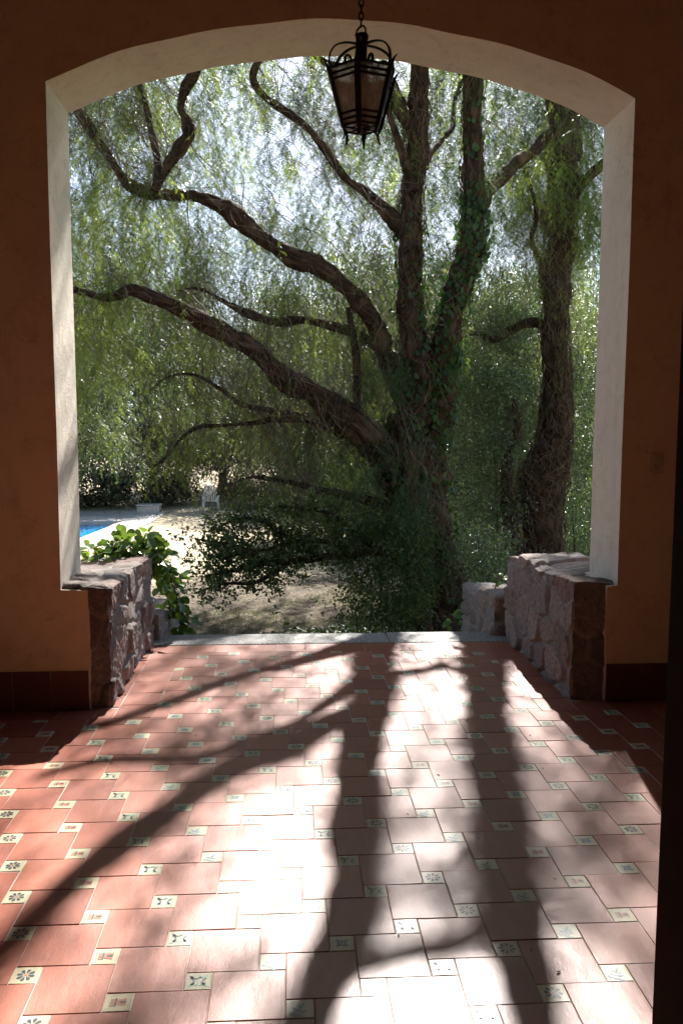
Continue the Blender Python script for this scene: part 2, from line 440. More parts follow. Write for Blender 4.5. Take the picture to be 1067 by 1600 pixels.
DOORX = .636
regions_x = (-3.7, 4.3)


def clip_tile(x0, x1, y0, y1, mi, kind=None):
    if x1 < -3.7 or x0 > 4.3 or y1 < .55 or y0 > 5.735: return
    y0 = max(y0, .55); y1 = min(y1, 5.735); x0 = max(x0, -3.7); x1 = min(x1, 4.3)
    if x1 - x0 < .004 or y1 - y0 < .004: return
    # narrow passage between the stone walls with its plain border
    lo, hi = -.733, 1.372
    if y1 > 4.44 and (x0 < lo or x1 > hi):
        if y0 < 4.44: tile(x0, x1, y0, 4.44, mi)
        if max(x0, lo) < min(x1, hi): tile(max(x0, lo), min(x1, hi), max(y0, 4.44), y1, mi)
        return
    r = tile(x0, x1, y0, y1, mi)
    if r and kind is not None and (x1 - x0) > .06 and (y1 - y0) > .06: motif(kind, r[0], r[1], r[2], B0 * .465, rots[kind])


rots = {0: .2, 1: math.pi / 2, 2: 0, 3: -.5, 4: 0}
order = [0, 1, 2, 3, 4, 2, 0, 3, 1, 4, 0, 2]
for i in range(-30, 40):
    for jx in range(-26, 34):
        cx = OX + i * A - jx * B0; cy = OY + i * B0 + jx * A
        if cx < -4 or cx > 4.6 or cy < .3 or cy > 6.1: continue
        k = order[i % 12] if i >= 0 else (0, 3, 2, 4, 1)[i % 5]
        clip_tile(cx - B0 / 2, cx + B0 / 2, cy - B0 / 2, cy + B0 / 2, 1, k)
        # the big tile to the right of the insert
        clip_tile(cx + B0 / 2, cx + B0 / 2 + A, cy + B0 / 2 - A, cy + B0 / 2, 0)
# plain border: side columns, then the row against the threshold
for (x0, x1) in ((-.935, -.733), (-1.135, -.935), (1.372, 1.574), (1.574, 1.78)):
    y = 4.44 if -1 < x0 < 1.5 else 4.62
    while y < 5.73: tile(x0, x1, y, min(y + .2155, 5.735), 0); y += .2155
for xa, xb in ((-3.7, -.935), (1.574, 4.3)):
    x = xa
    while x < xb - .01: tile(x, min(x + .2049, xb), 4.44, 4.60, 0); x += .2049
x = -1.135
while x < 1.78: tile(x, min(x + .2075, 1.78), 5.735, 5.938, 0); x += .2075
me = bpy.data.meshes.new('porch_floor')
# the grout bed under the tiles
FL['v'] += [(-3.8, .4, -.0022), (4.4, .4, -.0022), (4.4, 5.94, -.0022), (-3.8, 5.94, -.0022)]
n = len(FL['v']); FL['f'].append([n - 4, n - 3, n - 2, n - 1]); FL['m'].append(6); FL['r'].append(.5)
me.from_pydata(FL['v'], [], FL['f'])
for k in ('clay', 'cream', 'm_dark', 'm_blue', 'm_green', 'm_red', 'grout'): me.materials.append(M[k])
me.polygons.foreach_set('material_index', FL['m'])
a = me.attributes.new('rnd', 'FLOAT', 'FACE'); a.data.foreach_set('value', FL['r'])
tag(link('floor', me), 'terracotta tiled porch floor with small painted inserts', kind='structure')

# ------------------------------------------------------------------ the house: arch wall, porch, dark room behind the camera
house = empty('arched_porch', (.3, 4.6, 0), 'terracotta plastered porch wall with a wide cream lined arch', 'porch')


def arch_outline():
    P = [(-1.083, -.05), (-1.085, .2), (-1.079, .4), (-1.086, .655), (XL, .66), (XL + .003, 1.5), (XL - .002, 2.6), (XL, 3.275)]
    cx, r = (XL + XR) / 2, 3.57
    cz = 3.617 - r
    for k in range(1, 64):
        x = XL + (XR - XL) * k / 64; P.append((x, cz + math.sqrt(r * r - (x - cx) ** 2) + .005 * math.sin(x * 5.1) + .003 * math.sin(x * 13)))
    P += [(XR, 3.272), (XR + .003, 2.4), (XR - .002, 1.4), (XR, .66), (1.772, .655), (1.766, .4), (1.774, .2), (1.77, -.05)]
    return P


op = arch_outline()
outer = [(4.3, -.05), (4.3, 4.0), (-3.7, 4.0), (-3.7, -.05)]
poly = op + outer
bm = bmesh.new()
f0 = [bm.verts.new((x, YN, z)) for x, z in poly]; f1 = [bm.verts.new((x, YF, z)) for x, z in poly]
fa = bm.faces.new(f0); fb = bm.faces.new(f1[::-1]); fb.material_index = 2
n = len(poly)
for i in range(n):
    q = bm.faces.new((f0[i], f1[i], f1[(i + 1) % n], f0[(i + 1) % n]))
    q.material_index = 1 if i < len(op) - 1 else 0
bmesh.ops.recalc_face_normals(bm, faces=bm.faces)
bmesh.ops.triangulate(bm, faces=[fa, fb])
me = bpy.data.meshes.new('arch_wall'); bm.to_mesh(me); bm.free()
for k in ('wall', 'reveal', 'outer'): me.materials.append(M[k])
o = link('arch_wall', me, house)
bv = o.modifiers.new('bevel', 'BEVEL'); bv.width = .016; bv.segments = 3; bv.limit_method = 'ANGLE'; bv.angle_limit = math.radians(50)

mb = MB(); mb.box(-3.9, -3.7, .6, 5.047, -.05, 4.0); mb.build('side_wall', M['inner'], house)
mb = MB(); mb.box(4.3, 4.5, .6, 5.047, -.05, 4.0); mb.build('side_wall', M['inner'], house)
mb = MB(); mb.box(-3.9, 4.5, -3.2, 5.047, 4.0, 4.25); mb.build('ceiling', M['ceiling'], house)
mb = MB()
mb.box(-3.7, -.67, 1.16, 1.36, -.05, 4.0); mb.box(.71, 4.3, 1.16, 1.36, -.05, 4.0); mb.box(-.67, .71, 1.16, 1.36, 2.37, 4.0)
mb.build('back_wall', M['inner'], house)
# room behind the doorway, where the photographer stands
mb = MB()
mb.box(-3.9, -3.7, -3.0, .6, -.05, 4.0); mb.box(4.3, 4.5, -3.0, .6, -.05, 4.0); mb.box(-3.9, 4.5, -3.2, -3.0, -.05, 4.0)
mb.build('room_wall', M['dark_room'], house)
mb = MB(); mb.box(-3.7, 4.3, -3.0, .5, -.2, -.004); tag(mb.build('room_floor', M['dark_room']), 'dark room floor behind the doorway', kind='structure')

# door frame and the leaf folded back beside it
fr = empty('doorway_frame', (.64, 1.3, 0), 'dark wooden door frame at the right edge, in black shade', 'door frame')
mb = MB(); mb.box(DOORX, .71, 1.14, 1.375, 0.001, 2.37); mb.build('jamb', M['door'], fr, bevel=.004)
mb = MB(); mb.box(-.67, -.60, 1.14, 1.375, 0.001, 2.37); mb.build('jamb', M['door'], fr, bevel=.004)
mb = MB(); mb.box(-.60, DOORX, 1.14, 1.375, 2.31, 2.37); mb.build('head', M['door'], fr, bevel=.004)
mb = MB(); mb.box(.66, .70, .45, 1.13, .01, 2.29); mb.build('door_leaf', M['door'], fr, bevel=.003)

# skirting tiles
for (xa, xb) in ((-3.69, -1.086), (1.774, 4.29)):
    mb = MB(); V = []
    x = xa; k = 0
    edges = []
    if xa < 0:
        e = xb
        while e > xa: edges.append((max(e - .203, xa), e - .003)); e -= .203
    else:
        e = xa
        while e < xb: edges.append((e + .003, min(e + .203, xb))); e += .203
    for (p, q) in edges: mb.box(p, q, 4.586, 4.6005, .001, .213 + random.uniform(-.001, .001))
    mb.box(xa, xb, 4.591, 4.6005, .0005, .209, 1)
    o = mb.build('skirting', [M['skirt'], M['grout']], house, bevel=.002)
    a = o.data.attributes.new('rnd', 'FLOAT', 'FACE'); a.data.foreach_set('value', [random.random() for _ in o.data.polygons])

# wall socket
c = at(1024, 724, 4.6)
sk = empty('wall_socket', (c[0], 4.6, c[2]), 'small beige electrical socket plate on the right wall', 'socket')


def rrect(w, h, r, n=5):
    return [(sx * (w - r) + r * math.cos(t), sz * (h - r) + r * math.sin(t)) for sx, sz, a0 in ((1, 1, 0), (-1, 1, 90), (-1, -1, 180), (1, -1, 270)) for t in [math.radians(a0 + 90 * k / n) for k in range(n + 1)]]


def plate(name, cx, cz, y0, y1, w, h, r, mat, par, bev=.002):
    mb = MB(); R = rrect(w, h, r); k = len(R)
    mb.add([(cx + x, y0, cz + z) for x, z in R] + [(cx + x, y1, cz + z) for x, z in R],
           [tuple(range(k))[::-1], tuple(range(k, 2 * k))] + [(i, (i + 1) % k, k + (i + 1) % k, k + i) for i in range(k)])
    return mb.build(name, mat, par, bevel=bev)


plate('cover_plate', c[0], c[2], 4.588, 4.6005, .039, .061, .015, M['socket'], sk)
plate('module', c[0], c[2], 4.584, 4.5885, .026, .046, .008, M['socket'], sk)
plate('button', c[0], c[2] + .02, 4.581, 4.5845, .02, .012, .003, M['socket'], sk, .001)
for dx, dz in ((-.008, -.013), (.008, -.013), (0, -.028)): plate('hole', c[0] + dx, c[2] + dz, 4.582, 4.5842, .0028, .0045, .002, M['hole'], sk, 0)


# ------------------------------------------------------------------ rough stone walls
def stone_block(name, x0, x1, y0, y1, ztop, parent, seed, size=.2, step=.0095, zb=-.05):
    """masonry block; every face is a fine grid pushed out stone by stone. ztop(x,y) gives the rough cap"""
    r_ = np.random.default_rng(seed)
    vol = (x1 - x0 + .2) * (y1 - y0 + .2) * 1.1
    ns = int(vol / (size ** 3) * 1.0) + 8
    sd = []
    for c_, zc_ in enumerate(np.arange(zb - .05, .85, size * .82)):
        for yc in np.arange(y0 - .1 + (c_ % 2) * size * .55, y1 + size, size * 1.15):
            for xc in np.arange(x0 - .05 + (c_ % 2) * .12, x1 + size, size * 1.3): sd.append((xc, yc, zc_))
    seeds = np.array(sd) + r_.uniform(-1, 1, (len(sd), 3)) * size * np.array([.2, .26, .2]); ns = len(seeds)
    tone = r_.random(ns); lift = r_.uniform(-.006, .014, ns); til = r_.uniform(-.10, .10, (ns, 3))
    sq = np.array([1, .9, 1.25])
    VV = []; FF = []; AT = []; JO = []; base = 0
    zt_max = .75
    def face(o, u, v, nu, nv, nrm, cap):
        nonlocal base
        gu, gv = np.meshgrid(np.linspace(0, 1, nu + 1), np.linspace(0, 1, nv + 1), indexing='ij')
        P = o + gu[..., None] * u + gv[..., None] * v
        P = P.reshape(-1, 3)
        zt = ztop(P[:, 0], P[:, 1])
        if cap: P[:, 2] = zt
        else:
            P[:, 2] = zb + (P[:, 2] - zb) * (zt - zb)
        VV.append((P, np.tile(nrm, (len(P), 1))))
        idx = (np.arange(nu)[:, None] * (nv + 1) + np.arange(nv)[None]).ravel()
        q = np.stack([idx, idx + nv + 1, idx + nv + 2, idx + 1], 1) + base
        FF.append(q); base += len(P)
    lx, ly = x1 - x0, y1 - y0
    nx, ny, nz = max(2, int(lx / step)), max(2, int(ly / step)), int((.65 - zb) / step)
    top = 1 + zb
    face(np.array([x0, y0, zb]), np.array([lx, 0, 0]), np.array([0, 0, 1.]), nx, nz, [0, -1., 0], False)
    face(np.array([x1, y1, zb]), np.array([-lx, 0, 0]), np.array([0, 0, 1.]), nx, nz, [0, 1., 0], False)
    face(np.array([x0, y1, zb]), np.array([0, -ly, 0]), np.array([0, 0, 1.]), ny, nz, [-1., 0, 0], False)
    face(np.array([x1, y0, zb]), np.array([0, ly, 0]), np.array([0, 0, 1.]), ny, nz, [1., 0, 0], False)
    face(np.array([x0, y0, 0]), np.array([lx, 0, 0]), np.array([0, ly, 0]), nx, ny, [0, 0, 1.], True)
    P = np.concatenate([a for a, _ in VV]); Nn = np.concatenate([b_ for _, b_ in VV])
    Q = P + .028 * np.stack([vnoise(P * 5, 1), vnoise(P * 5, 2), vnoise(P * 5, 3)], 1)
    Q = Q * sq; D = np.linalg.norm(Q[:, None, :] - (seeds * sq)[None], axis=2)
    ix = np.argpartition(D, 1, axis=1)[:, :2]; d = np.take_along_axis(D, ix, 1)
    sw = d[:, 0] > d[:, 1]; i0 = np.where(sw, ix[:, 1], ix[:, 0]); d0 = d.min(1); d1 = d.max(1)
    gap = d1 - d0
    e = np.clip(gap / .035, 0, 1); e = e * e * (3 - 2 * e)
    rel = P - seeds[i0]
    facet = np.abs(vnoise(P * np.array([12, 12, 6.]) + 3, 8)) * .010
    prot = facet + lift[i0] + (rel * til[i0]).sum(1) + .008 * vnoise(P * 18, 4) + .005 * vnoise(P * 45, 5) + .004 * vnoise(P * 90, 6)
    disp = e * prot - (1 - e) * .017
    disp = np.where(Nn[:, 1] < -.5, np.minimum(disp, .016), disp)
    edge = np.minimum.reduce([P[:, 0] - x0, x1 - P[:, 0], P[:, 1] - y0, y1 - P[:, 1]])
    cap = Nn[:, 2] > .5
    disp = np.where(cap, .5 * disp - .010 * np.clip(1 - edge / .03, 0, 1), disp)
    # direction: blend at corners so the faces stay joined
    dirn = Nn.copy()
    cxm, cym = (x0 + x1) / 2, (y0 + y1) / 2
    on_x = (np.abs(P[:, 0] - x0) < 1e-6) * -1. + (np.abs(P[:, 0] - x1) < 1e-6) * 1.
    on_y = (np.abs(P[:, 1] - y0) < 1e-6) * -1. + (np.abs(P[:, 1] - y1) < 1e-6) * 1.
    zt = ztop(P[:, 0], P[:, 1]); on_z = (np.abs(P[:, 2] - zt) < 1e-6) * 1.
    full = np.stack([on_x, on_y, on_z], 1); cnt = np.abs(full).sum(1)
    m2 = cnt > 1.5
    dirn[m2] = full[m2] / np.sqrt(cnt[m2])[:, None]; disp[m2] = (e * prot * .3 - .012)[m2]
    P = P + dirn * disp[:, None]
    me = mesh_np(name, P, FF, [M['stone']], smooth=True, attrs={'stone': ('POINT', tone[i0]), 'joint': ('POINT', np.clip(1.15 - gap / .026, 0, 1))})
    return link(name, me, parent)


swl = empty('stone_wall', (-1.2, 5.3, 0), 'rough reddish stone wall at the left of the opening, sunlit', 'stone wall', 'low stone walls flanking the steps')
stone_block('wall_body', -1.50, -.972, 4.625, 6.05, lambda x, y: .672 - .055 * np.clip((y - 5.1) / .95, 0, 1) + .012 * np.sin(x * 9 + y * 4), swl, 3, .21)
stone_block('lower_step', -1.45, -.93, 6.08, 7.1, lambda x, y: .19 - .10 * np.clip((y - 6.3) / .8, 0, 1) + .015 * np.sin(x * 9 + y * 7), swl, 8, .2, .02, zb=-1.1)
swr = empty('stone_wall', (1.9, 5.3, 0), 'rough grey stone wall at the right of the opening, inner face shaded', 'stone wall', 'low stone walls flanking the steps')
stone_block('wall_body', 1.583, 2.12, 4.625, 6.08, lambda x, y: .668 - .05 * np.clip((y - 5.1) / .9, 0, 1) + .016 * np.sin(x * 7 + y * 6) + .02 * ((y > 5.38) & (y < 5.75)), swr, 21, .24)
stone_block('lower_step', 1.50, 2.0, 6.11, 7.2, lambda x, y: .30 - .11 * np.clip((y - 6.3) / .5, 0, 1) + .015 * np.sin(x * 9 + y * 7), swr, 13, .2, .02, zb=-1.1)

# threshold slabs and the steps down to the garden
mb = MB()
xs = [-1.2, .72 - .0, 1.9]
for p, q in ((-1.2, .715), (.72, 1.9)):
    mb.box(p, q, 5.942, 6.25, -.16, .004, jit=.003)
th = tag(mb.build('threshold_slab', M['thr'], bevel=.012), 'grey granite slabs along the far edge of the tiled floor', kind='structure')
mb = MB()
for k in range(6): mb.box(-.93, 1.5, 6.10 + .32 * k, 6.44 + .32 * k, -1.2, -.165 - .165 * k, jit=.004)
tag(mb.build('garden_steps', M['thr'], bevel=.012), 'grey stone steps down to the garden', 'steps', kind='structure')

# ------------------------------------------------------------------ lantern
LY = 3.6; lc = at(565, 150, LY); LX = lc[0]
lan = empty('hanging_lantern', (LX, LY, 3.0), 'black wrought iron hexagonal lantern hanging on a chain', 'lantern')
k_ = LY / F


def lz(y): return at(565, y, LY)[2]


ZT, ZB = lz(114), lz(200)
RT, RB = 51 * k_, 30 * k_
ang = [math.radians(-90 + -12 + 60 * k) for k in range(6)]


def hv(k, r, z): return np.array([LX + r * math.cos(ang[k % 6]), LY + r * math.sin(ang[k % 6]), z])


# chain
z = 4.0; z_end = lz(42); i = 0; ln = .034
while z > z_end + .01:
    mb = MB(); P = []
    for t in range(13):
        w = 2 * math.pi * t / 12
        a_ = .0095 * math.cos(w); zz = z - ln / 2 + (ln / 2) * math.sin(w)
        P.append((LX - .004 + (a_ if i % 2 else 0), LY + (0 if i % 2 else a_), zz))
    mb.tube(P, .0034, 6); mb.build('chain_link', M['iron'], lan, True); z -= ln * .76; i += 1
mb = MB(); zc = lz(50)
mb.tube([(LX - .026, LY, lz(57)), (LX - .020, LY, lz(48)), (LX - .006, LY, lz(41)), (LX + .006, LY, lz(40)), (LX + .014, LY, lz(45)), (LX + .015, LY, lz(53)), (LX + .010, LY, lz(59))], .0042, 6)
mb.build('hook', M['iron'], lan, True)
mb = MB()
prof = [(57, 4), (54, 9), (58, 10), (62, 9.5), (66, 8), (70, 10), (74, 8), (92, 7.5), (108, 9), (114, 12)]
Pn = [(LX, LY, lz(y)) for y, r in prof]; mb.tube(Pn, [r * k_ for y, r in prof], 12); mb.build('collar', M['iron'], lan, True)
for k in range(6):
    a_ = np.array([math.cos(ang[k]), math.sin(ang[k]), 0]); sd = np.array([-a_[1], a_[0], 0])
    C = np.array([LX, LY, 0])
    # corner bar with flared top and curled tail
    mb = MB(); pts = []
    for r, y in ((64, 102), (59, 106), (55, 113), (52, 121)): pts.append(C + a_ * r * k_ + np.array([0, 0, lz(y)]))
    pts.append(hv(k, RT * .86, ZT - .06)); pts.append(hv(k, RB + .002, ZB))
    for r, y in ((27.5, 207), (27, 213), (29, 219), (33, 223)): pts.append(C + a_ * r * k_ + np.array([0, 0, lz(y)]))
    pts[4] = pts[3] + (pts[5] - pts[3]) * .5
    mb.tube(pts, [.003, .006, .011, .0145, .0145, .013, .009, .008, .006, .002], 6, flat=.45, side=sd); mb.build('corner_bar', M['iron'], lan)
    # crown strap: up and out, then over to the collar
    mb = MB(); pts = []
    for r, y in ((50, 114), (52, 102), (50, 90), (43, 79), (32, 72.5), (20, 70), (9, 70)): pts.append(C + a_ * r * k_ + np.array([0, 0, lz(y)]))
    mb.tube(catmull(np.array(pts), 4), .0085, 6, flat=.45, side=sd); mb.build('crown_strap', M['iron'], lan)
    # small scroll inside the crown, between straps
    mb = MB(); pts = []; b_ = np.array([math.cos(ang[k] + .52), math.sin(ang[k] + .52), 0])
    for t in range(9):
        w = math.radians(-60 + 38 * t); rr = (11 - .8 * t) * k_
        pts.append(C + b_ * (31 * k_ + rr * math.cos(w)) + np.array([0, 0, lz(106) + rr * math.sin(w)]))
    mb.tube(pts, .0065, 5, flat=.6, side=np.array([-b_[1], b_[0], 0])); mb.build('scroll', M['iron'], lan)
    # cross bars and the pane of this side
    for s in (0.0, .10, .19, .80, .90, 1.0):
        mb = MB(); zz = ZT + (ZB - ZT) * s; rr = (RT + (RB - RT) * s) * .985
        mb.tube([hv(k, rr, zz), hv(k + 1, rr, zz)], .0050, 4); mb.build('cross_bar', M['iron'], lan)
    mb = MB(); r1, r2 = RT * .95, RB * .95
    V = [hv(k, r1, ZT), hv(k + 1, r1, ZT), hv(k + 1, r2, ZB), hv(k, r2, ZB)]; V2 = [v + (C + [0, 0, v[2]] - v) * .03 for v in V]
    mb.add(V + V2, [(0, 1, 2, 3), (7, 6, 5, 4), (0, 4, 5, 1), (1, 5, 6, 2), (2, 6, 7, 3), (3, 7, 4, 0)])
    mb.build('glass_pane', M['glass'], lan)
mb = MB()
for k in range(3): mb.tube([hv(k, RB * .97, ZB - .004), hv(k + 3, RB * .97, ZB - .004)], .003, 4)
mb.tube([hv(k, RB * .5, ZB - .001) for k in range(7)], .0028, 4)
mb.build('bottom_grille', M['iron'], lan)
mb = MB(); mb.tube([(LX, LY, ZT), (LX, LY, ZT - .05)], [.016, .02], 10); mb.tube([(LX, LY, ZT - .05), (LX, LY, ZT - .07), (LX, LY, ZT - .11), (LX, LY, ZT - .125)], [.012, .022, .02, .004], 10)
mb.build('bulb', M['white_plastic'], lan, True)


# ------------------------------------------------------------------ ground
def gz(x, y):
    x = np.asarray(x, float); y = np.asarray(y, float)
    base = -1.0 - .8 * np.clip((y - 8) / 16, 0, 1)
    P = np.stack([x * .35, y * .35, 0 * x], -1).reshape(-1, 3)
    n_ = vnoise(P, 7).reshape(x.shape) * .06 * np.clip((y - 7) / 4, 0, 1) * np.clip((22 - y) / 4, 0, 1)
    return base + n_


gx = np.concatenate([np.linspace(-900, -30, 12), np.linspace(-25, 25, 101), np.linspace(30, 900, 12)])
gy = np.concatenate([np.linspace(-60, 4, 5), np.linspace(5.1, 36, 104), np.linspace(40, 1800, 14)])
GX, GY = np.meshgrid(gx, gy, indexing='ij'); GZ = gz(GX, GY)
hole = (GX < -6.2) & (GX > -15.5) & (GY > 25.0) & (GY < 31.5)
GZ[hole] = -3.4
V = np.stack([GX, GY, GZ], -1).reshape(-1, 3); ny_ = len(gy)
idx = (np.arange(len(gx) - 1)[:, None] * ny_ + np.arange(ny_ - 1)[None]).ravel()
q = np.stack([idx, idx + ny_, idx + ny_ + 1, idx + 1], 1)
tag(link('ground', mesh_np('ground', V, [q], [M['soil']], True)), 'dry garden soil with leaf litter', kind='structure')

# pool: near corner unprojected onto the terrace level
PZ = -1.78
pe0 = on(122, 843, PZ)[:2]; pe1 = on(192, 815, PZ)[:2]           # the edge of the water running away from us
dirp = (pe1 - pe0) / np.linalg.norm(pe1 - pe0); far = pe1
lat = np.array([-1.0, 0.02]); lat /= np.linalg.norm(lat)
w0 = far; w1 = far + lat * 9; near = far - dirp * 9; w2 = near + lat * 9 + np.array([0, 0])
mb = MB(); zw = PZ - .12
mb.add([(*w0, zw), (*near, zw), (*w2, zw), (*w1, zw)], [(0, 1, 2, 3)]); tag(mb.build('pool_water', M['water']), 'blue swimming pool water', kind='structure')
mb = MB()
nrm = np.array([dirp[1], -dirp[0]]) * 1.05
def prism(P, z0, z1, m=0):
    k = len(P); mb.add([(*p, z0) for p in P] + [(*p, z1) for p in P], [tuple(range(k))[::-1], tuple(range(k, 2 * k))] + [(i, (i + 1) % k, k + (i + 1) % k, k + i) for i in range(k)], m)
prism([near, near + nrm, far + nrm, far], PZ - .8, PZ + .02)
e = np.array([0, 3.6]); prism([far, far + nrm, far + nrm + e, w1 + e, w1], PZ - .8, PZ + .016)
mb.build('pool_deck', M['conc']); tag(bpy.data.objects['pool_deck'], 'pale concrete coping round the pool', kind='structure')

# small block beside the deck
c = on(232, 802, PZ)
bl = MB(); bl.box(c[0] - .42, c[0] + .42, c[1], c[1] + .5, PZ - .1, PZ + .26, jit=.02); bl.box(c[0] - .46, c[0] + .46, c[1] - .04, c[1] + .54, PZ + .26, PZ + .32, jit=.01)
o = bl.build('concrete_block', M['conc'], bevel=.02); tag(o, 'small pale concrete block at the far edge of the pool terrace', 'block')

# white garden chair seen from behind
c = on(329, 798, -1.8); cx, cy, cz = c
cz = float(gz(cx, cy)); ch = empty('garden_chair', (cx, cy, cz), 'white plastic reclining garden chair out on the pale ground', 'chair')
def cp(x, y, z): return (cx + x, cy + y, cz + z)
for s in (-1, 1):
    mb = MB(); mb.tube([cp(.27 * s, .0, .52), cp(.29 * s, -.03, .25), cp(.31 * s, -.06, 0)], [.03, .028, .024], 8); mb.build('leg', M['white_plastic'], ch, True)
    mb = MB(); mb.tube([cp(.27 * s, .50, .46), cp(.29 * s, .54, .25), cp(.31 * s, .58, 0)], [.03, .028, .024], 8); mb.build('leg', M['white_plastic'], ch, True)
    mb = MB(); mb.tube([cp(.29 * s, -.02, .5), cp(.31 * s, .1, .56), cp(.31 * s, .5, .56), cp(.28 * s, .56, .46)], [.028, .035, .035, .02], 8, flat=.6, side=(1, 0, 0)); mb.build('armrest', M['white_plastic'], ch, True)
mb = MB()
for s in (-1, 1): mb.tube([cp(.23 * s, .05, .36), cp(.22 * s, -.08, .62), cp(.2 * s, -.2, .98)], .024, 8)
mb.tube([cp(-.2, -.2, .98), cp(0, -.215, 1.0), cp(.2, -.2, .98)], .024, 8)
for k in range(5):
    x = -.15 + .075 * k; mb.tube([cp(x, .04, .38), cp(x, -.09, .63), cp(x, -.2, .97)], .027, 6, flat=.3, side=(1, 0, 0))
mb.build('backrest', M['white_plastic'], ch)
mb = MB()
for k in range(6): mb.box(cx - .24, cx + .24, cy + .06 + k * .085, cy + .13 + k * .085, cz + .36, cz + .385)
mb.box(cx - .25, cx - .21, cy + .03, cy + .58, cz + .33, cz + .36); mb.box(cx + .21, cx + .25, cy + .03, cy + .58, cz + .33, cz + .36)
mb.build('seat', M['white_plastic'], ch, bevel=.006)

# distant hill
hx = np.linspace(-1500, 1900, 70); V = []; q = []
hh = 90 + 22 * vnoise(np.stack([hx / 300, hx * 0, hx * 0], 1), 3) + 10 * vnoise(np.stack([hx / 90, hx * 0, hx * 0], 1), 4) + 32 * np.exp(-((hx - 230) / 160) ** 2)
rows = [(700, 0), (800, .45), (900, .85), (1000, 1.0), (1200, .5), (1500, 0)]
for yy, s in rows: V += [(x, yy + 30 * math.sin(x / 210), -3 + h_ * s) for x, h_ in zip(hx, hh)]
n = len(hx)
for r_ in range(len(rows) - 1):
    for i in range(n - 1): q.append((r_ * n + i, r_ * n + i + 1, (r_ + 1) * n + i + 1, (r_ + 1) * n + i))
tag(link('hill', mesh_np('hill', V, [np.array(q)], [M['hill']], True)), 'distant hill, haze blue painted into its colour', kind='structure')


# ------------------------------------------------------------------ tubes for limbs
class LimbMesh:
    def __init__(s): s.V = []; s.F = []; s.UV = []; s.n = 0

    def add(s, pts, k=14, sub=6, rough=.16, seed=0, wob=.5):
        """pts rows x,y,z,r"""
        P = catmull(pts, sub); C = P[:, :3]; R = np.abs(P[:, 3]) + .002
        R = R * (1 + .16 * vnoise(C * 4.3, 17) + .10 * vnoise(C * 9, 18))
        C = C + (R * wob)[:, None] * np.stack([vnoise(C * 2.6, 41), vnoise(C * 2.6, 42), vnoise(C * 2.6, 43)], 1)
        T = np.gradient(C, axis=0); T /= np.linalg.norm(T, axis=1)[:, None] + 1e-9
        a_ = np.array([0, -1., 0.]) if abs(T[0][1]) < .9 else np.array([1., 0, 0]); Vs = []; uv = []; ln = 0
        for i in range(len(C)):
            a_ = a_ - T[i] * (a_ @ T[i]); a_ /= np.linalg.norm(a_) + 1e-9; b_ = np.cross(T[i], a_)
            if i: ln += np.linalg.norm(C[i] - C[i - 1])
            w = 2 * np.pi * np.arange(k) / k
            D = np.cos(w)[:, None] * a_ + np.sin(w)[:, None] * b_
            Vs.append(np.concatenate([C[i] + D * R[i]], 0)); uv += [(abs((j / k) * 2 - 1) * R.mean() * 3.2, ln + .37 * (j % 1)) for j in range(k)]
        Vv = np.concatenate(Vs); Dn = Vv - np.repeat(C, k, 0); rr = np.linalg.norm(Dn, axis=1)[:, None]
        nz = rough * (vnoise(Vv * 5.0, 11 + seed) + .55 * vnoise(Vv * 13, 12)) + .09 * vnoise(Vv * np.array([30, 30, 7.]), 13) + .05 * vnoise(Vv * 40, 14)
        Vv = Vv + Dn * nz[:, None]
        m_ = len(C); i_, j_ = np.meshgrid(np.arange(m_ - 1), np.arange(k), indexing='ij'); i_ = i_.ravel(); j_ = j_.ravel()
        q = np.stack([i_ * k + j_, i_ * k + (j_ + 1) % k, (i_ + 1) * k + (j_ + 1) % k, (i_ + 1) * k + j_], 1) + s.n
        s.V.append(Vv); s.F.append(q); s.UV += uv; s.n += len(Vv)
        return C, R

    def build(s, name, mat, parent):
        return link(name, mesh_np(name, np.concatenate(s.V), s.F, [mat], True, uv=s.UV), parent)


def trace(L, y0, y1=None):
    """pixel trace with depths -> world points with radii"""
    y1 = y0 if y1 is None else y1; out = []
    for i, (x, y, r) in enumerate(L):
        Y = y0 + (y1 - y0) * i / (len(L) - 1); p = at(x, y, Y); out.append((*p, r * Y / F))
    return np.array(out)


ALL = []       # centre lines of the limbs, for hanging twigs and foliage on
MT = empty('pepper_tree', (1.75, 10.5, -1.15), 'big spreading pepper tree in front of the porch, leaning limbs to the left', 'tree')
IVY_AT = []
tr = LimbMesh()
trunk = trace([(700, 1060, 78), (692, 1005, 66), (682, 940, 54), (672, 880, 50), (660, 830, 50), (652, 780, 50), (643, 730, 46), (636, 685, 38), (640, 650, 32)], 10.5)
stemA = trace([(640, 700, 34), (652, 640, 30), (656, 590, 26), (648, 540, 24), (641, 480, 21), (641, 420, 20), (643, 360, 20), (645, 300, 18), (650, 240, 19), (655, 180, 17), (656, 110, 17), (664, 40, 16), (672, -40, 15), (664, -100, 15), (655, -170, 12), (640, -260, 8)], 10.5, 10.5)
stemB = trace([(660, 760, 30), (672, 690, 30), (682, 640, 28), (692, 585, 27), (699, 530, 26), (706, 480, 26), (718, 435, 25), (734, 385, 22), (741, 330, 19), (740, 270, 18), (737, 200, 17), (738, 120, 17), (739, 40, 16), (740, -40, 15), (745, -110, 14), (756, -180, 10), (770, -260, 7)], 10.55, 10.5)
stemA[:, 3] *= .86; stemB[:, 3] *= .86; trunk[:, 3] *= .93
for p_ in (trunk, stemA, stemB):
    IVY_AT.append(tr.add(p_, 34, 14, .16, 0, .18)); ALL.append((p_, 1))
TRUNK = tr.build('trunk', M['bark'], MT)
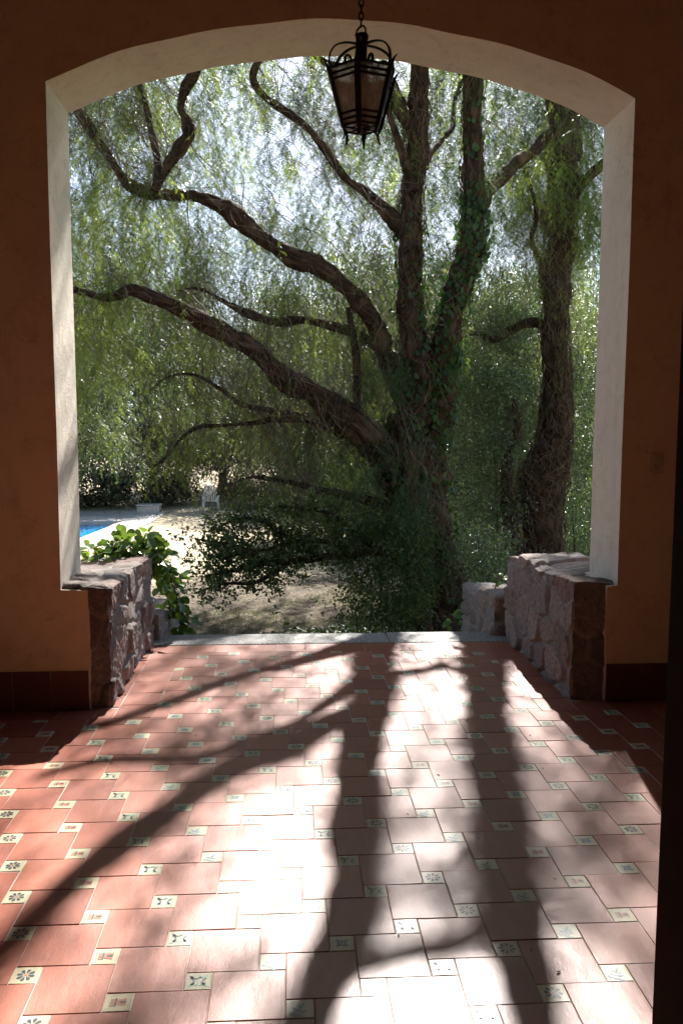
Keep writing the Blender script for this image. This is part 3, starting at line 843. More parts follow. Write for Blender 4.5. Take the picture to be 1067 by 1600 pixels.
LIMBS = [
    ([(650, 790, 36), (612, 728, 33), (575, 695, 30), (540, 662, 28), (500, 625, 25), (455, 600, 23), (420, 572, 20), (395, 548, 18), (365, 528, 17), (330, 505, 16), (290, 485, 15), (250, 467, 13), (210, 452, 11), (170, 466, 8), (125, 455, 6), (60, 440, 4)], 10.4, 9.4, 14),
    ([(655, 690, 20), (625, 610, 17), (603, 560, 16), (588, 520, 17), (562, 478, 17), (528, 440, 17), (480, 412, 16), (432, 388, 16), (402, 362, 16), (367, 335, 14), (335, 315, 12), (300, 303, 10), (265, 305, 11), (230, 303, 12), (200, 288, 10), (172, 250, 9), (150, 215, 9), (128, 182, 8), (100, 140, 7), (60, 80, 5)], 10.7, 9.8, 12),
    ([(240, 300, 9), (262, 262, 9), (285, 232, 11), (297, 212, 11), (292, 190, 9), (281, 165, 8), (290, 140, 9), (304, 118, 9), (310, 95, 8), (312, 60, 7), (300, 0, 6), (310, -70, 4)], 9.9, 9.9, 12),
    ([(245, 290, 8), (246, 250, 6), (238, 210, 5.5), (230, 170, 5), (218, 130, 5), (205, 80, 4)], 9.9, 10.1, 10),
    ([(640, 380, 15), (618, 345, 14), (595, 323, 11), (570, 300, 9), (545, 283, 8), (522, 255, 8), (503, 228, 7), (480, 200, 6.5), (450, 178, 6), (422, 158, 6), (403, 140, 7), (397, 122, 7), (404, 98, 6), (420, 60, 5), (430, 0, 4)], 10.6, 10.0, 12),
    ([(650, 250, 18), (640, 205, 15), (622, 165, 15), (603, 140, 15), (586, 112, 13), (569, 80, 12), (552, 34, 11), (540, -10, 10), (536, -60, 8), (520, -130, 6)], 10.45, 10.4, 12),
    ([(650, 300, 11), (632, 248, 9), (612, 190, 8), (590, 145, 7), (560, 112, 6), (530, 104, 6), (505, 96, 5), (480, 70, 4)], 10.3, 10.9, 10),
    ([(655, 640, 12), (612, 560, 11), (580, 535, 10), (548, 520, 10), (510, 508, 9), (470, 500, 8), (430, 502, 8), (395, 492, 7), (350, 470, 4), (310, 452, 2.5), (275, 455, 1.2)], 10.9, 11.3, 10),
    ([(562, 690, 9), (558, 650, 8), (557, 600, 7), (553, 545, 6), (545, 480, 5)], 10.5, 10.7, 10),
    ([(655, 258, 9), (672, 242, 5.5), (690, 220, 5), (705, 200, 5), (707, 178, 4), (712, 150, 3.5), (728, 112, 3), (740, 70, 2.5)], 10.6, 13.4, 9),
    ([(735, 330, 14), (762, 290, 14), (785, 272, 13), (812, 255, 12), (838, 236, 11), (862, 210, 10), (900, 170, 8), (950, 120, 6)], 10.6, 12.2, 12),
    ([(560, 690, 8), (510, 668, 7), (470, 650, 6), (420, 642, 5), (380, 632, 4.5), (345, 606, 3.4), (300, 585, 2.4), (262, 590, 1.5), (235, 610, .8)], 10.6, 10.8, 8),
    ([(520, 668, 7), (470, 655, 6), (430, 655, 5), (400, 662, 4), (345, 665, 3.5), (312, 668, 3.5), (285, 684, 3), (262, 712, 2.5), (240, 730, 1.6)], 10.6, 10.4, 7),
    ([(620, 790, 10), (550, 775, 8), (480, 760, 6), (440, 752, 5), (400, 745, 3), (375, 750, 1.6), (360, 758, .8)], 10.6, 10.4, 7),
    ([(640, 700, 12), (640, 790, 16), (640, 860, 18), (655, 930, 22), (665, 1040, 28)], 10.0, 10.1, 12),
    ([(742, -20, 9), (720, -46, 7.5), (694, -58, 6.5), (670, -76, 5), (650, -104, 3)], 10.5, 10.5, 9),
]
lm = None
for L, a0, a1, k in LIMBS:
    lm = LimbMesh(); P_ = trace(L, a0, a1); P_[:, 3] *= .82; IVY = lm.add(P_, k + 6, 10, .26); lm.build('limb', M['bark'], TRUNK); ALL.append((P_, 2))

# sawn stub with its hole, facing the porch
mb = MB(); c = at(604, 746, 10.02); tdir = np.array([-.18, -1, .05]); tdir /= np.linalg.norm(tdir); sa = np.cross(tdir, [0, 0, 1.]); sb = np.cross(sa, tdir)
rings = [(.42, .20), (.15, .165), (0, .135), (-.05, .125), (-.075, .105), (-.06, .075), (0, .065), (.12, .06), (.2, .02)]
V = []; uvs = []
for d_, r_ in rings:
    for j in range(18):
        w = 2 * math.pi * j / 18; rr = r_ * (1 + .13 * math.sin(3 * w + 1) + .07 * math.sin(7 * w + d_ * 9)); V.append(c - tdir * d_ + sa * rr * math.cos(w) + sb * rr * math.sin(w) * .9); uvs.append((abs(j / 9 - 1) * .4, d_))
fs = [(i * 18 + j, i * 18 + (j + 1) % 18, (i + 1) * 18 + (j + 1) % 18, (i + 1) * 18 + j) for i in range(len(rings) - 1) for j in range(18)]
link('cut_stub', mesh_np('cut_stub', V, [np.array(fs)], [M['bark']], True, uv=uvs), TRUNK)

RTREE = empty('pepper_tree', (4.0, 12.6, -1.25), 'upright pepper tree at the right, trunk wrapped in dry vines', 'tree')
lm = LimbMesh()
rt_main = trace([(830, 1000, 52), (838, 930, 44), (842, 860, 40), (845, 800, 40), (846, 755, 40), (858, 712, 34), (870, 665, 28), (870, 610, 24), (867, 550, 23), (866, 490, 23), (868, 430, 25), (875, 370, 28), (877, 310, 26), (878, 250, 26), (880, 190, 25), (884, 120, 23), (890, 30, 18), (880, -60, 14), (870, -180, 8)], 12.6)
rt_main[:, 3] *= .84
RV = lm.add(rt_main, 30, 12, .2, 0, .2); ALL.append((rt_main, 1)); RTRUNK = lm.build('trunk', M['bark'], RTREE)
for L, a0, a1, k in [
    ([(822, 960, 20), (806, 880, 16), (796, 820, 13), (788, 765, 12), (795, 715, 9), (806, 670, 6), (802, 620, 4)], 12.2, 12.5, 10),
    ([(868, 470, 8), (850, 428, 5), (836, 392, 5), (831, 370, 4.5), (838, 345, 4), (836, 315, 3.5), (826, 285, 2.5), (815, 260, 1.5)], 12.3, 12.0, 8),
    ([(872, 520, 9), (830, 505, 8), (795, 515, 7), (770, 530, 5), (745, 520, 3), (720, 530, 1.5), (700, 550, .8)], 12.8, 13.4, 8),
    ([(884, 330, 12), (905, 290, 10), (925, 270, 9), (960, 245, 7), (1010, 225, 5)], 12.5, 12.2, 9),
    ([(884, 150, 12), (910, 100, 10), (950, 60, 8), (1010, 20, 5)], 12.5, 12.2, 9)]:
    lm = LimbMesh(); P_ = trace(L, a0, a1); lm.add(P_, k, 6, .2); lm.build('limb', M['bark'], RTRUNK); ALL.append((P_, 3))


# ------------------------------------------------------------------ leaves
def unit(v): return v / (np.linalg.norm(v, axis=-1, keepdims=True) + 1e-9)


def leaves(pos, d, nrm, ln, wd, fold=.25):
    """folded ovate leaves: 6 verts, 2 quads each"""
    d = unit(d); s = unit(np.cross(d, nrm)); n_ = np.cross(s, d); ln = np.asarray(ln)[:, None]; wd = np.asarray(wd)[:, None]
    droop = -n_ * ln * .12
    tip = pos + d * ln + droop * 1.5
    l1 = pos + d * ln * .28 + s * wd * .85 + n_ * wd * fold; l2 = pos + d * ln * .66 + s * wd * .75 + n_ * wd * fold + droop * .5
    r1 = pos + d * ln * .28 - s * wd * .85 + n_ * wd * fold; r2 = pos + d * ln * .66 - s * wd * .75 + n_ * wd * fold + droop * .5
    V = np.stack([pos, r1, r2, tip, l2, l1], 1).reshape(-1, 3); n0 = np.arange(len(pos))[:, None] * 6
    return V, np.concatenate([n0 + [[0, 1, 2, 3]], n0 + [[0, 3, 4, 5]]], 0)


def leaf_obj(name, V, q, mat, parent=None, smooth=False, per=None, rnd=None):
    n_ = len(q) // 2
    r_ = np.tile(rng.random(n_), 2) if rnd is None else rnd
    return link(name, mesh_np(name, V, [q], [mat], smooth, attrs={'rnd': ('FACE', r_)}), parent)


def pepper_spray(seed, nf=14, L=1.0, npair=8, big=1.0):
    """a hanging twig with feathery fronds; quads only"""
    r_ = np.random.default_rng(seed); V = []; Q = []
    def quad(a_, b_, c_, d_): n_ = len(V); V.extend([a_, b_, c_, d_]); Q.append((n_, n_ + 1, n_ + 2, n_ + 3))
    pts = [np.zeros(3)]; d = np.array([r_.uniform(-.9, .9), r_.uniform(-.9, .9), -.3])
    for k in range(7):
        d = d * .8 + np.array([r_.uniform(-.2, .2), r_.uniform(-.2, .2), -.24]); pts.append(pts[-1] + unit(d) * L / 7)
    pts = np.array(pts)
    for k in range(7):
        w = .0035 * (1 - k / 9); s = np.array([w, 0, 0]); s2 = np.array([0, w, 0])
        quad(pts[k] - s, pts[k] + s, pts[k + 1] + s * .8, pts[k + 1] - s * .8); quad(pts[k] - s2, pts[k] + s2, pts[k + 1] + s2 * .8, pts[k + 1] - s2 * .8)
    for f in range(nf):
        t = (f + r_.random()) / nf * 6.9; i = int(t); p = pts[i] + (pts[i + 1] - pts[i]) * (t - i)
        az = r_.uniform(0, 6.28); fd = np.array([math.cos(az) * .8, math.sin(az) * .8, r_.uniform(-.5, .1)]); fl = r_.uniform(.10, .20)
        prev = p; sidev = unit(np.cross(fd, [0, 0, 1.]) + r_.normal(0, .2, 3))
        for k in range(npair):
            fd = unit(fd + np.array([0, 0, -.17])); cur = prev + fd * fl / npair
            w = .0011; quad(prev - sidev * w, prev + sidev * w, cur + sidev * w, cur - sidev * w)
            ll = .036 * big * math.sin((k + 1.3) / (npair + 1.6) * 3.14) ** .6
            for s in (-1, 1):
                ld = unit(sidev * s + fd * .55 + np.array([0, 0, -.25]) + r_.normal(0, .12, 3)); up_ = unit(np.cross(ld, fd)); wv = unit(np.cross(up_, ld)) * .0036 * big
                wv = wv + up_ * r_.normal(0, .0012)
                quad(cur, cur + ld * ll * .4 + wv, cur + ld * ll, cur + ld * ll * .4 - wv)
            prev = cur
    return np.array(V), np.array(Q)


SPRC = [pepper_spray(200 + i, nf, 1.0, 4, 1.75) for i, nf in enumerate((18, 24, 30))]
SPR = [pepper_spray(100 + i, nf, 1.0, 7, 1.35) for i, nf in enumerate((12, 15, 17, 10, 14, 19))]


def sunfilter(P, keep):
    """true where a spray may hang: the sun's way into the porch is only thinly leafed"""
    t = P[:, 2] / S[2]; Fx = P[:, 0] - t * S[0]; Fy = P[:, 1] - t * S[1]
    inside = (Fx > -2.4) & (Fx < 2.1) & (Fy > 1.5) & (Fy < 6.3)
    nz = vnoise(np.stack([Fx * 2.2, Fy * 1.6, 0 * Fx], 1), 21)
    pk = np.where(nz > .1, keep * 2.4, keep * .5)
    pk = np.where((Fx < .15) & (Fx > -.6), pk * 1.5, np.where((Fx > 1.0) & (Fy < 3.4), pk * 1.3, pk * .8))
    pk = np.where((Fy > 4.3) | (Fx < -.9), pk * .4, pk)
    return ~inside | (rng.random(len(P)) < pk)


def place_sprays(name, P, scale, mat, parent, tilt=.28, protos=None, tone=None):
    tone = rng.random(len(P)) if tone is None else tone
    protos = protos or SPR
    Vs = []; Qs = []; Rn = []; base = 0
    which = rng.integers(0, len(protos), len(P))
    for w, (V, Q) in enumerate(protos):
        p = P[which == w]; tn = tone[which == w]; sc_ = scale[which == w]; m_ = len(p)
        if not m_: continue
        az = rng.uniform(0, 6.28, m_); c_, s_ = np.cos(az), np.sin(az); tx, ty = rng.normal(0, tilt, m_), rng.normal(0, tilt, m_)
        X = V[None, :, 0] * c_[:, None] - V[None, :, 1] * s_[:, None]; Y = V[None, :, 0] * s_[:, None] + V[None, :, 1] * c_[:, None]; Z = np.repeat(V[None, :, 2], m_, 0)
        X = X + Z * tx[:, None]; Y = Y + Z * ty[:, None]
        out = np.stack([X, Y, Z], -1) * sc_[:, None, None] + p[:, None, :]
        Vs.append(out.reshape(-1, 3)); Qs.append((Q[None] + (np.arange(m_) * len(V))[:, None, None]).reshape(-1, 4) + base)
        Rn.append((np.repeat(tn * .62 + rng.random(m_) * .18, len(Q)) + rng.random(m_ * len(Q)) * .2)); base += m_ * len(V)
    return link(name, mesh_np(name, np.concatenate(Vs), [np.concatenate(Qs)], [mat], False, attrs={'rnd': ('FACE', np.concatenate(Rn))}), parent)


def pix(P):
    d = P - np.array([0, 0, H]); c, s_ = math.cos(YAW), math.sin(YAW)
    x = d[:, 0] * c - d[:, 1] * s_; y = d[:, 0] * s_ + d[:, 1] * c; z = d[:, 2]
    c, s_ = math.cos(PIT), math.sin(PIT); y2 = y * c - z * s_; z2 = y * s_ + z * c
    return 533.5 + F * x / y2, 800 - F * z2 / y2


def emit(name, boxes, mat, parent, keep=.2, clump=.06, protos=None, open_ground=True, step=.16, per=18, twig=.006):
    """arching branchlets; sprays of leaves hang along each one. One foliage mesh and one twig mesh"""
    out = []; scs = []; ton = []; paths = []
    for (x0, x1, y0, y1, Y0, Y1, n_, s0, s1) in boxes:
        for _ in range(max(1, int(n_ / per))):
            p = at(rng.uniform(x0, x1), rng.uniform(y0, y1), rng.uniform(Y0, Y1)); a_ = rng.uniform(0, 6.28)
            d = np.array([math.cos(a_), math.sin(a_), rng.uniform(-.1, .6)]); path = [p]; g_ = rng.uniform(.1, .32); st_ = step * rng.uniform(.6, 1.25)
            for k in range(8):
                d = unit(d + rng.normal(0, .22, 3) + np.array([0, 0, -g_])); path.append(path[-1] + d * st_)
            path = np.array(path)
            if sunfilter(path[4:5], keep)[0] == False: continue
            paths.append(path); tn = rng.random()
            for _k in range(int(per * rng.uniform(.6, 1.4))):
                t = rng.uniform(1, 7.99); i = int(t); out.append(path[i] + (path[i + 1] - path[i]) * (t - i) + rng.normal(0, clump, 3)); scs.append(rng.uniform(s0, s1) * (1.1 - .06 * t)); ton.append(tn)
    P = np.array(out); sc_ = np.array(scs); tn = np.array(ton)
    ok = (P[:, 1] > 7.6) & (P[:, 2] > gz(P[:, 0], P[:, 1]) + .3)
    if open_ground:
        E_ = P.copy(); E_[:, 2] -= sc_ * .85; px_, py_ = pix(E_); ok &= ~((px_ > 288) & (px_ < 372) & (py_ > 726)); ok &= ~((px_ > 118) & (px_ < 540) & (py_ > 745 + 25 * vnoise(np.stack([px_ / 40, px_ * 0, px_ * 0], 1), 3)))
    sc_ = np.minimum(sc_, np.maximum(.25, P[:, 2] - gz(P[:, 0], P[:, 1]) - .1))
    place_sprays(name, P[ok], sc_[ok], mat, parent, protos=protos, tone=tn[ok])
    C = np.array(paths); n = len(C); m_ = C.shape[1] - 1
    if open_ground:
        px_, py_ = pix(C[:, 5]); C = C[~((px_ > 118) & (px_ < 540) & (py_ > 735))]; n = len(C)
    rr = twig * rng.uniform(.6, 1.3, n); ringd = np.array([[1, 0, .3], [-.5, .87, -.3], [-.5, -.87, .1]])
    R_ = rr[:, None] * (1 - np.arange(m_ + 1) / (m_ + 2))[None]
    V = (C[:, :, None, :] + R_[:, :, None, None] * ringd[None, None]).reshape(-1, 3)
    a_, b_, c_ = np.meshgrid(np.arange(n), np.arange(m_), np.arange(3), indexing='ij'); a_, b_, c_ = a_.ravel(), b_.ravel(), c_.ravel(); o_ = a_ * (m_ + 1) * 3
    Q = np.stack([o_ + b_ * 3 + c_, o_ + b_ * 3 + (c_ + 1) % 3, o_ + (b_ + 1) * 3 + (c_ + 1) % 3, o_ + (b_ + 1) * 3 + c_], 1)
    link('twigs', mesh_np('twigs', V, [Q], [M['bark_far']], False), parent)


emit('crown', [
    (20, 640, -150, 330, 10.2, 13.5, 2100, .3, .75),
    (600, 1040, -150, 330, 10.8, 13.5, 1200, .3, .75),
    (40, 260, 300, 560, 9.3, 13, 700, .3, .7),
    (40, 330, 400, 680, 11, 13.5, 500, .3, .7),
    (240, 660, 300, 640, 11, 13.5, 1000, .3, .7),
    (116, 180, 560, 740, 8.2, 9, 30, .25, .4),
    (170, 260, 350, 450, 9.3, 9.8, 40, .25, .45),
    (330, 660, 560, 760, 11, 13.5, 450, .3, .6)], M['pepper'], MT)
# the part of the crown behind the limbs and above the arch: larger, looser sprays
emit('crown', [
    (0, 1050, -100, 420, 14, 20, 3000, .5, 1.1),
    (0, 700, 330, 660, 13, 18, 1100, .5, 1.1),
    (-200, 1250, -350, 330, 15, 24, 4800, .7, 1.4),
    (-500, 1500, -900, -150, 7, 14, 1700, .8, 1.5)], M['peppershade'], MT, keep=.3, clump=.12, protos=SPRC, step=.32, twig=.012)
# sprays hanging straight from the limbs
pp = []; ss = []; kk = []
for Pl, kind in ALL:
    C = catmull(Pl, 6); seg = len(C)
    for i in range(seg):
        n_ = rng.poisson(2.0 if kind == 2 else 1.1)
        for _ in range(n_): pp.append(C[i, :3] + rng.normal(0, .10, 3) + np.array([0, 0, C[i, 3] * .3])); ss.append(rng.uniform(.2, .6)); kk.append(kind)
pp = np.array(pp); ss = np.array(ss); ok = sunfilter(pp, .35) | ((np.array(kk) == 1) & (rng.random(len(pp)) < .8))
place_sprays('hanging_sprays', pp[ok], ss[ok], M['pepper'], MT)
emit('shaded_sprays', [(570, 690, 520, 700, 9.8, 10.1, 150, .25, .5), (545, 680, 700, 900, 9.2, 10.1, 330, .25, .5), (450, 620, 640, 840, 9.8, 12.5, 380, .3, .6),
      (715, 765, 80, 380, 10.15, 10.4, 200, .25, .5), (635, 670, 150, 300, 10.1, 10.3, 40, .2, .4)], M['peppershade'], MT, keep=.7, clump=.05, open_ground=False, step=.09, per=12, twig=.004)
emit('crown', [(730, 1010, 60, 420, 12.8, 16, 650, .3, .7), (740, 1010, 400, 720, 13.2, 17, 380, .3, .7), (860, 940, 220, 600, 12.2, 12.6, 60, .2, .4)], M['pepper'], RTREE)
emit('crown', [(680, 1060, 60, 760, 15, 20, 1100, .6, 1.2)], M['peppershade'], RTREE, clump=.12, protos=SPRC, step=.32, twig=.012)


# thin bare twigs, branching out of the limbs and dangling
def twigs(name, starts, parent, mat, n, L=(.4, 1.3), r0=.006, down=.05, wig=.35, k=3):
    V = []; Q = []; base = 0
    idx = rng.integers(0, len(starts), n); P0 = starts[idx] + rng.normal(0, .05, (n, 3)); m_ = 9
    d = unit(rng.normal(0, 1, (n, 3)) + np.array([0, 0, .15])); ln = rng.uniform(*L, n)[:, None] / m_; p = P0; C = [p]
    for j in range(m_):
        d = unit(d + rng.normal(0, wig, (n, 3)) + np.array([0, 0, -down * j])); p = p + d * ln; C.append(p)
    C = np.stack(C, 1)
    keep = sunfilter(C[:, 4], .55); C = C[keep]; n = len(C)
    rr = r0 * rng.uniform(.4, 1, n)
    ringd = np.array([[1, 0, .3], [-.5, .87, -.3], [-.5, -.87, .1]])
    R = rr[:, None] * (1 - np.arange(m_ + 1) / (m_ + 2))[None]
    V = (C[:, :, None, :] + R[:, :, None, None] * ringd[None, None]).reshape(-1, 3)
    a_, b_, c_ = np.meshgrid(np.arange(n), np.arange(m_), np.arange(3), indexing='ij'); a_, b_, c_ = a_.ravel(), b_.ravel(), c_.ravel()
    o_ = a_ * (m_ + 1) * 3
    Q = np.stack([o_ + b_ * 3 + c_, o_ + b_ * 3 + (c_ + 1) % 3, o_ + (b_ + 1) * 3 + (c_ + 1) % 3, o_ + (b_ + 1) * 3 + c_], 1)
    link(name, mesh_np(name, V, [Q], [mat], False), parent)
    return C


st = np.concatenate([catmull(Pl, 6)[:, :3] for Pl, kd in ALL if kd == 2])
C1 = twigs('twigs', st, MT, M['twig'], 1500, (.5, 1.8), .009, .03, .32)
C2 = twigs('twigs', C1.reshape(-1, 3), MT, M['twig'], 6000, (.3, 1.1), .0045, .07, .4)
st2 = np.concatenate([catmull(Pl, 6)[:, :3] for Pl, kd in ALL if kd == 3] + [catmull(rt_main, 6)[:, :3]])
C3 = twigs('twigs', st2, RTREE, M['twig'], 420, (.4, 1.4), .008, .03, .35)
twigs('twigs', C3.reshape(-1, 3), RTREE, M['twig'], 2500, (.3, 1.0), .004, .07, .4)


# dry vines wound on the trunks
def vines(name, lab, C, R, n, mat, i0=0, i1=None, rad=.007, seed=1):
    r_ = np.random.default_rng(seed); mb = MB(); i1 = len(C) - 1 if i1 is None else i1
    for _ in range(n):
        m_ = int(r_.integers(14, 46)); a_ = int(r_.integers(i0, max(i0 + 1, i1 - m_))); w = r_.uniform(0, 6.28); dw = r_.normal(0, .09); pts = []; wob = 0
        for i in range(a_, min(a_ + m_, i1)):
            w += dw + r_.normal(0, .10); wob = wob * .8 + r_.normal(0, .012)
            rr = R[i] * 1.05 + .012 + abs(wob); pts.append(C[i] + np.array([math.cos(w) * rr, math.sin(w) * rr, r_.normal(0, .01)]))
        if len(pts) > 3: mb.tube(catmull(np.array(pts), 2), rad * r_.uniform(.4, 1.2), 4, cap=False)
    return mb.build(name, mat, None, True)


C, R = RV
tag(vines('dry_vine', '', C, R, 300, M['vine'], 14, 215, .007), 'tangle of dry brown vine stems wound round the right trunk', 'vine')
iv = empty('ivy', (1.8, 10.2, -1.1), 'green ivy and vine stems climbing the main trunk between the tall stems', 'ivy')
Pv = []; Dv = []; Nv = []
for (C, R), dens, lo, hi in ((IVY_AT[0], 7.5, 0, 1.), (IVY_AT[1], 5, .0, .42), (IVY_AT[2], 11, .05, .55), (IVY_AT[2], 1.5, .5, .85)):
    m_ = len(C)
    for i in range(int(lo * m_), int(hi * m_) - 1):
        for _ in range(rng.poisson(dens)):
            w = rng.normal(-math.pi / 2, 1.3); dn = np.array([math.cos(w), math.sin(w), 0])
            patch = vnoise(np.array([[C[i, 0] * 3 + math.cos(w), C[i, 2] * 2.2, math.sin(w)]]), 31)[0]
            if patch < -.15: continue
            Pv.append(C[i] + dn * (R[i] * 1.05 + rng.uniform(.0, .05)) + rng.normal(0, .03, 3)); Nv.append(dn + rng.normal(0, .45, 3) + [0, 0, .3]); Dv.append([rng.normal(0, .5), rng.normal(0, .3), -1])
Pv, Dv, Nv = map(np.array, (Pv, Dv, Nv)); n = len(Pv); L_ = rng.uniform(.045, .10, n)
V, q = leaves(Pv, Dv, unit(Nv), L_, L_ * .42, .15); leaf_obj('leaves', V, q, M['ivy'], iv)
for (C, R), n_, a0, a1 in ((IVY_AT[0], 40, 0, 100), (IVY_AT[1], 60, 0, 150), (IVY_AT[2], 50, 0, 170)):
    o = vines('stems', '', C, R, n_, M['vine'], a0, a1, .006, n_); o.parent = iv; o.matrix_parent_inverse = Matrix.Translation(-Vector(iv.location))


# ------------------------------------------------------------------ shrubs
def leaf_cloud(centers, rad, n, l0, l1, wr=.3, down=.3):
    j = rng.integers(0, len(centers), n); P = centers[j] + rng.normal(0, 1, (n, 3)) * rad * np.array([1, 1, .8])
    d = rng.normal(0, 1, (n, 3)) + np.array([0, 0, -down]); nr = rng.normal(0, .7, (n, 3)) + np.array([0, 0, 1])
    L_ = rng.uniform(l0, l1, n); return leaves(P, d, unit(nr), L_, L_ * wr)


# low dark leafed limb reaching left across the shady ground
bs = empty('shrub', (.9, 9.6, -1.1), 'dark small leafed bush reaching left under the tree', 'shrub')
brs = [([(640, 880, 9), (590, 862, 7), (545, 868, 6), (500, 872, 6), (455, 876, 5), (410, 880, 4), (360, 892, 3), (320, 900, 2)], 9.7, 9.2),
       ([(545, 868, 5), (520, 850, 4), (480, 845, 4), (440, 850, 3), (400, 862, 3), (360, 850, 2), (315, 845, 1.5)], 9.6, 9.2),
       ([(500, 872, 5), (465, 850, 4), (430, 825, 3), (395, 810, 3), (360, 815, 2), (330, 830, 1.5)], 9.5, 9.3),
       ([(455, 876, 4), (425, 895, 3.5), (395, 910, 3), (350, 912, 2), (310, 925, 1.5)], 9.4, 9.0),
       ([(590, 862, 5), (560, 830, 4), (520, 805, 3), (480, 795, 2.5), (430, 790, 1.5)], 9.7, 9.6),
       ([(410, 880, 3), (385, 860, 2.5), (355, 872, 2), (325, 868, 1.5)], 9.2, 9.0)]
cs = []
for L, a0, a1 in brs:
    lm = LimbMesh(); P_ = trace(L, a0, a1); lm.add(P_, 7, 5, .15); lm.build('branch', M['bark_far'], bs); C = catmull(P_, 8)[:, :3]; cs.append(C[len(C) // 5:])
C = np.concatenate(cs); C = C[C[:, 0] < 1.05]; tw = twigs('twigs', C, bs, M['bark_far'], 560, (.15, .5), .004, .02, .4)
ends = tw[:, 3:].reshape(-1, 3); ends = ends[ends[:, 2] > -1.0]; V, q = leaf_cloud(ends, .03, 9500, .028, .052, .36); leaf_obj('leaves', V, q, M['bush'], bs)

# bright shrubs to the right of the trunk
def shrub(name, label, boxes, nleaf, l0, l1, mat, group=None, stems=6, rad=.16, wr=.3):
    ctr = []
    for (x0, x1, y0, y1, Y0, Y1, n_) in boxes:
        for _ in range(n_): ctr.append(at(rng.uniform(x0, x1), rng.uniform(y0, y1), rng.uniform(Y0, Y1)))
    ctr = np.array(ctr); g = gz(ctr[:, 0], ctr[:, 1]); ctr = ctr[ctr[:, 2] > g + .05]
    b0 = np.array([ctr[:, 0].mean(), ctr[:, 1].mean(), 0]); b0[2] = float(gz(b0[0], b0[1]))
    e_ = empty(name, b0, label, 'shrub', group)
    mb = MB()
    for i in range(min(stems, len(ctr))):
        c_ = ctr[i]; p0 = b0 * .4 + c_ * .6; p0 = np.array([p0[0] + rng.normal(0, .15), p0[1], float(gz(p0[0], p0[1])) - .05]); mid = (p0 + c_) / 2 + rng.normal(0, .12, 3)
        mb.tube(catmull(np.array([p0, mid, c_]), 5), [.010 * (1 - .08 * k) for k in range(11)], 5)
    mb.build('stem', M['bark_far'], e_, True)
    V, q = leaf_cloud(ctr, rad, nleaf, l0, l1, wr); leaf_obj('leaves', V, q, mat, e_)
    return e_


shrub('shrub', 'tall glossy leafed shrub glittering between the two pepper trees', [(700, 800, 560, 900, 12.0, 14.5, 110), (735, 830, 480, 620, 13.0, 15, 50)], 42000, .03, .055, M['shrub'], 'glossy shrubs right of the big trunk')
shrub('shrub', 'green shrub filling the gap right of the vine covered trunk', [(860, 985, 560, 850, 13.0, 15, 90)], 22000, .03, .05, M['shrub'], 'glossy shrubs right of the big trunk')
shrub('shrub', 'light green sprouting shrub just behind the right stone wall', [(730, 800, 830, 930, 8.6, 9.6, 34)], 2600, .03, .06, M['shrub'], None, 6, .10, .22)
shrub('shrub', 'dark leafy shrub at the foot of the big trunk', [(535, 660, 800, 985, 9.2, 9.9, 80)], 9500, .03, .055, M['bush'], None, 6, .12)

# ivy carpet at the edge of the steps
n = 2600; x = rng.uniform(-.4, 3.2, n); y = rng.uniform(8.6, 10.6, n); k = x + (y - 9) * .4 > rng.normal(.2, .4, n); x, y = x[k], y[k]; n = len(x)
P = np.stack([x, y, gz(x, y) + rng.uniform(.02, .14, n)], 1); L_ = rng.uniform(.06, .1, n)
V, q = leaves(P, rng.normal(0, 1, (n, 3)) * [1, 1, .2], unit(rng.normal(0, .4, (n, 3)) + [0, 0, 1]), L_, L_ * .42, .15)
tag(leaf_obj('ground_ivy', V, q, M['ivy']), 'low ivy spreading over the ground at the foot of the tree', kind='stuff')
n = 16000; x = rng.uniform(-4.5, 3, n); y = rng.uniform(8.2, 14.5, n) ; k = vnoise(np.stack([x * .9, y * .9, 0 * x], 1), 5) > -.05; x, y = x[k], y[k]; n = len(x)
P = np.stack([x, y, gz(x, y) - .005], 1); L_ = rng.uniform(.03, .08, n)
V, q = leaves(P, rng.normal(0, .5, (n, 3)) + [0, 0, 1], rng.normal(0, 1, (n, 3)), L_, L_ * .05, .1); tag(leaf_obj('grass', V, q, M['grass']), 'thin dry grass on the shaded ground', kind='stuff')
n = 9000; x = rng.uniform(4, 12, n); y = rng.uniform(15, 27, n); P = np.stack([x, y, gz(x, y) - .005], 1); L_ = rng.uniform(.06, .14, n)
V, q = leaves(P, rng.normal(0, .5, (n, 3)) + [0, 0, 1], rng.normal(0, 1, (n, 3)), L_, L_ * .08, .1); tag(leaf_obj('grass', V, q, M['grass']), 'sunlit yellow green grass at the right', kind='stuff')
n = 9000; x = rng.uniform(-5, 4, n); y = rng.uniform(8.2, 19, n); P = np.stack([x, y, gz(x, y) + .004], 1); L_ = rng.uniform(.02, .05, n)
V, q = leaves(P, rng.normal(0, 1, (n, 3)) * [1, 1, .15], unit(rng.normal(0, .3, (n, 3)) + [0, 0, 1]), L_, L_ * .3, .2); tag(leaf_obj('leaf_litter', V, q, M['twig']), 'dry fallen leaves on the ground', kind='stuff')


n = 70; x = rng.uniform(-2.4, 2.2, n); y = rng.uniform(1.9, 5.9, n); k = (y < 4.5) | (abs(x - .3) < 1.1); x, y = x[k], y[k]; n = len(x); P = np.stack([x, y, 0 * x + .004], 1); L_ = rng.uniform(.006, .022, n)
V, q = leaves(P, rng.normal(0, 1, (n, 3)) * [1, 1, .05], unit(rng.normal(0, .3, (n, 3)) + [0, 0, 1]), L_, L_ * .2, .4); tag(leaf_obj('leaf_litter', V, q, M['twig']), 'a few dry leaflets blown onto the tiled floor', kind='stuff')


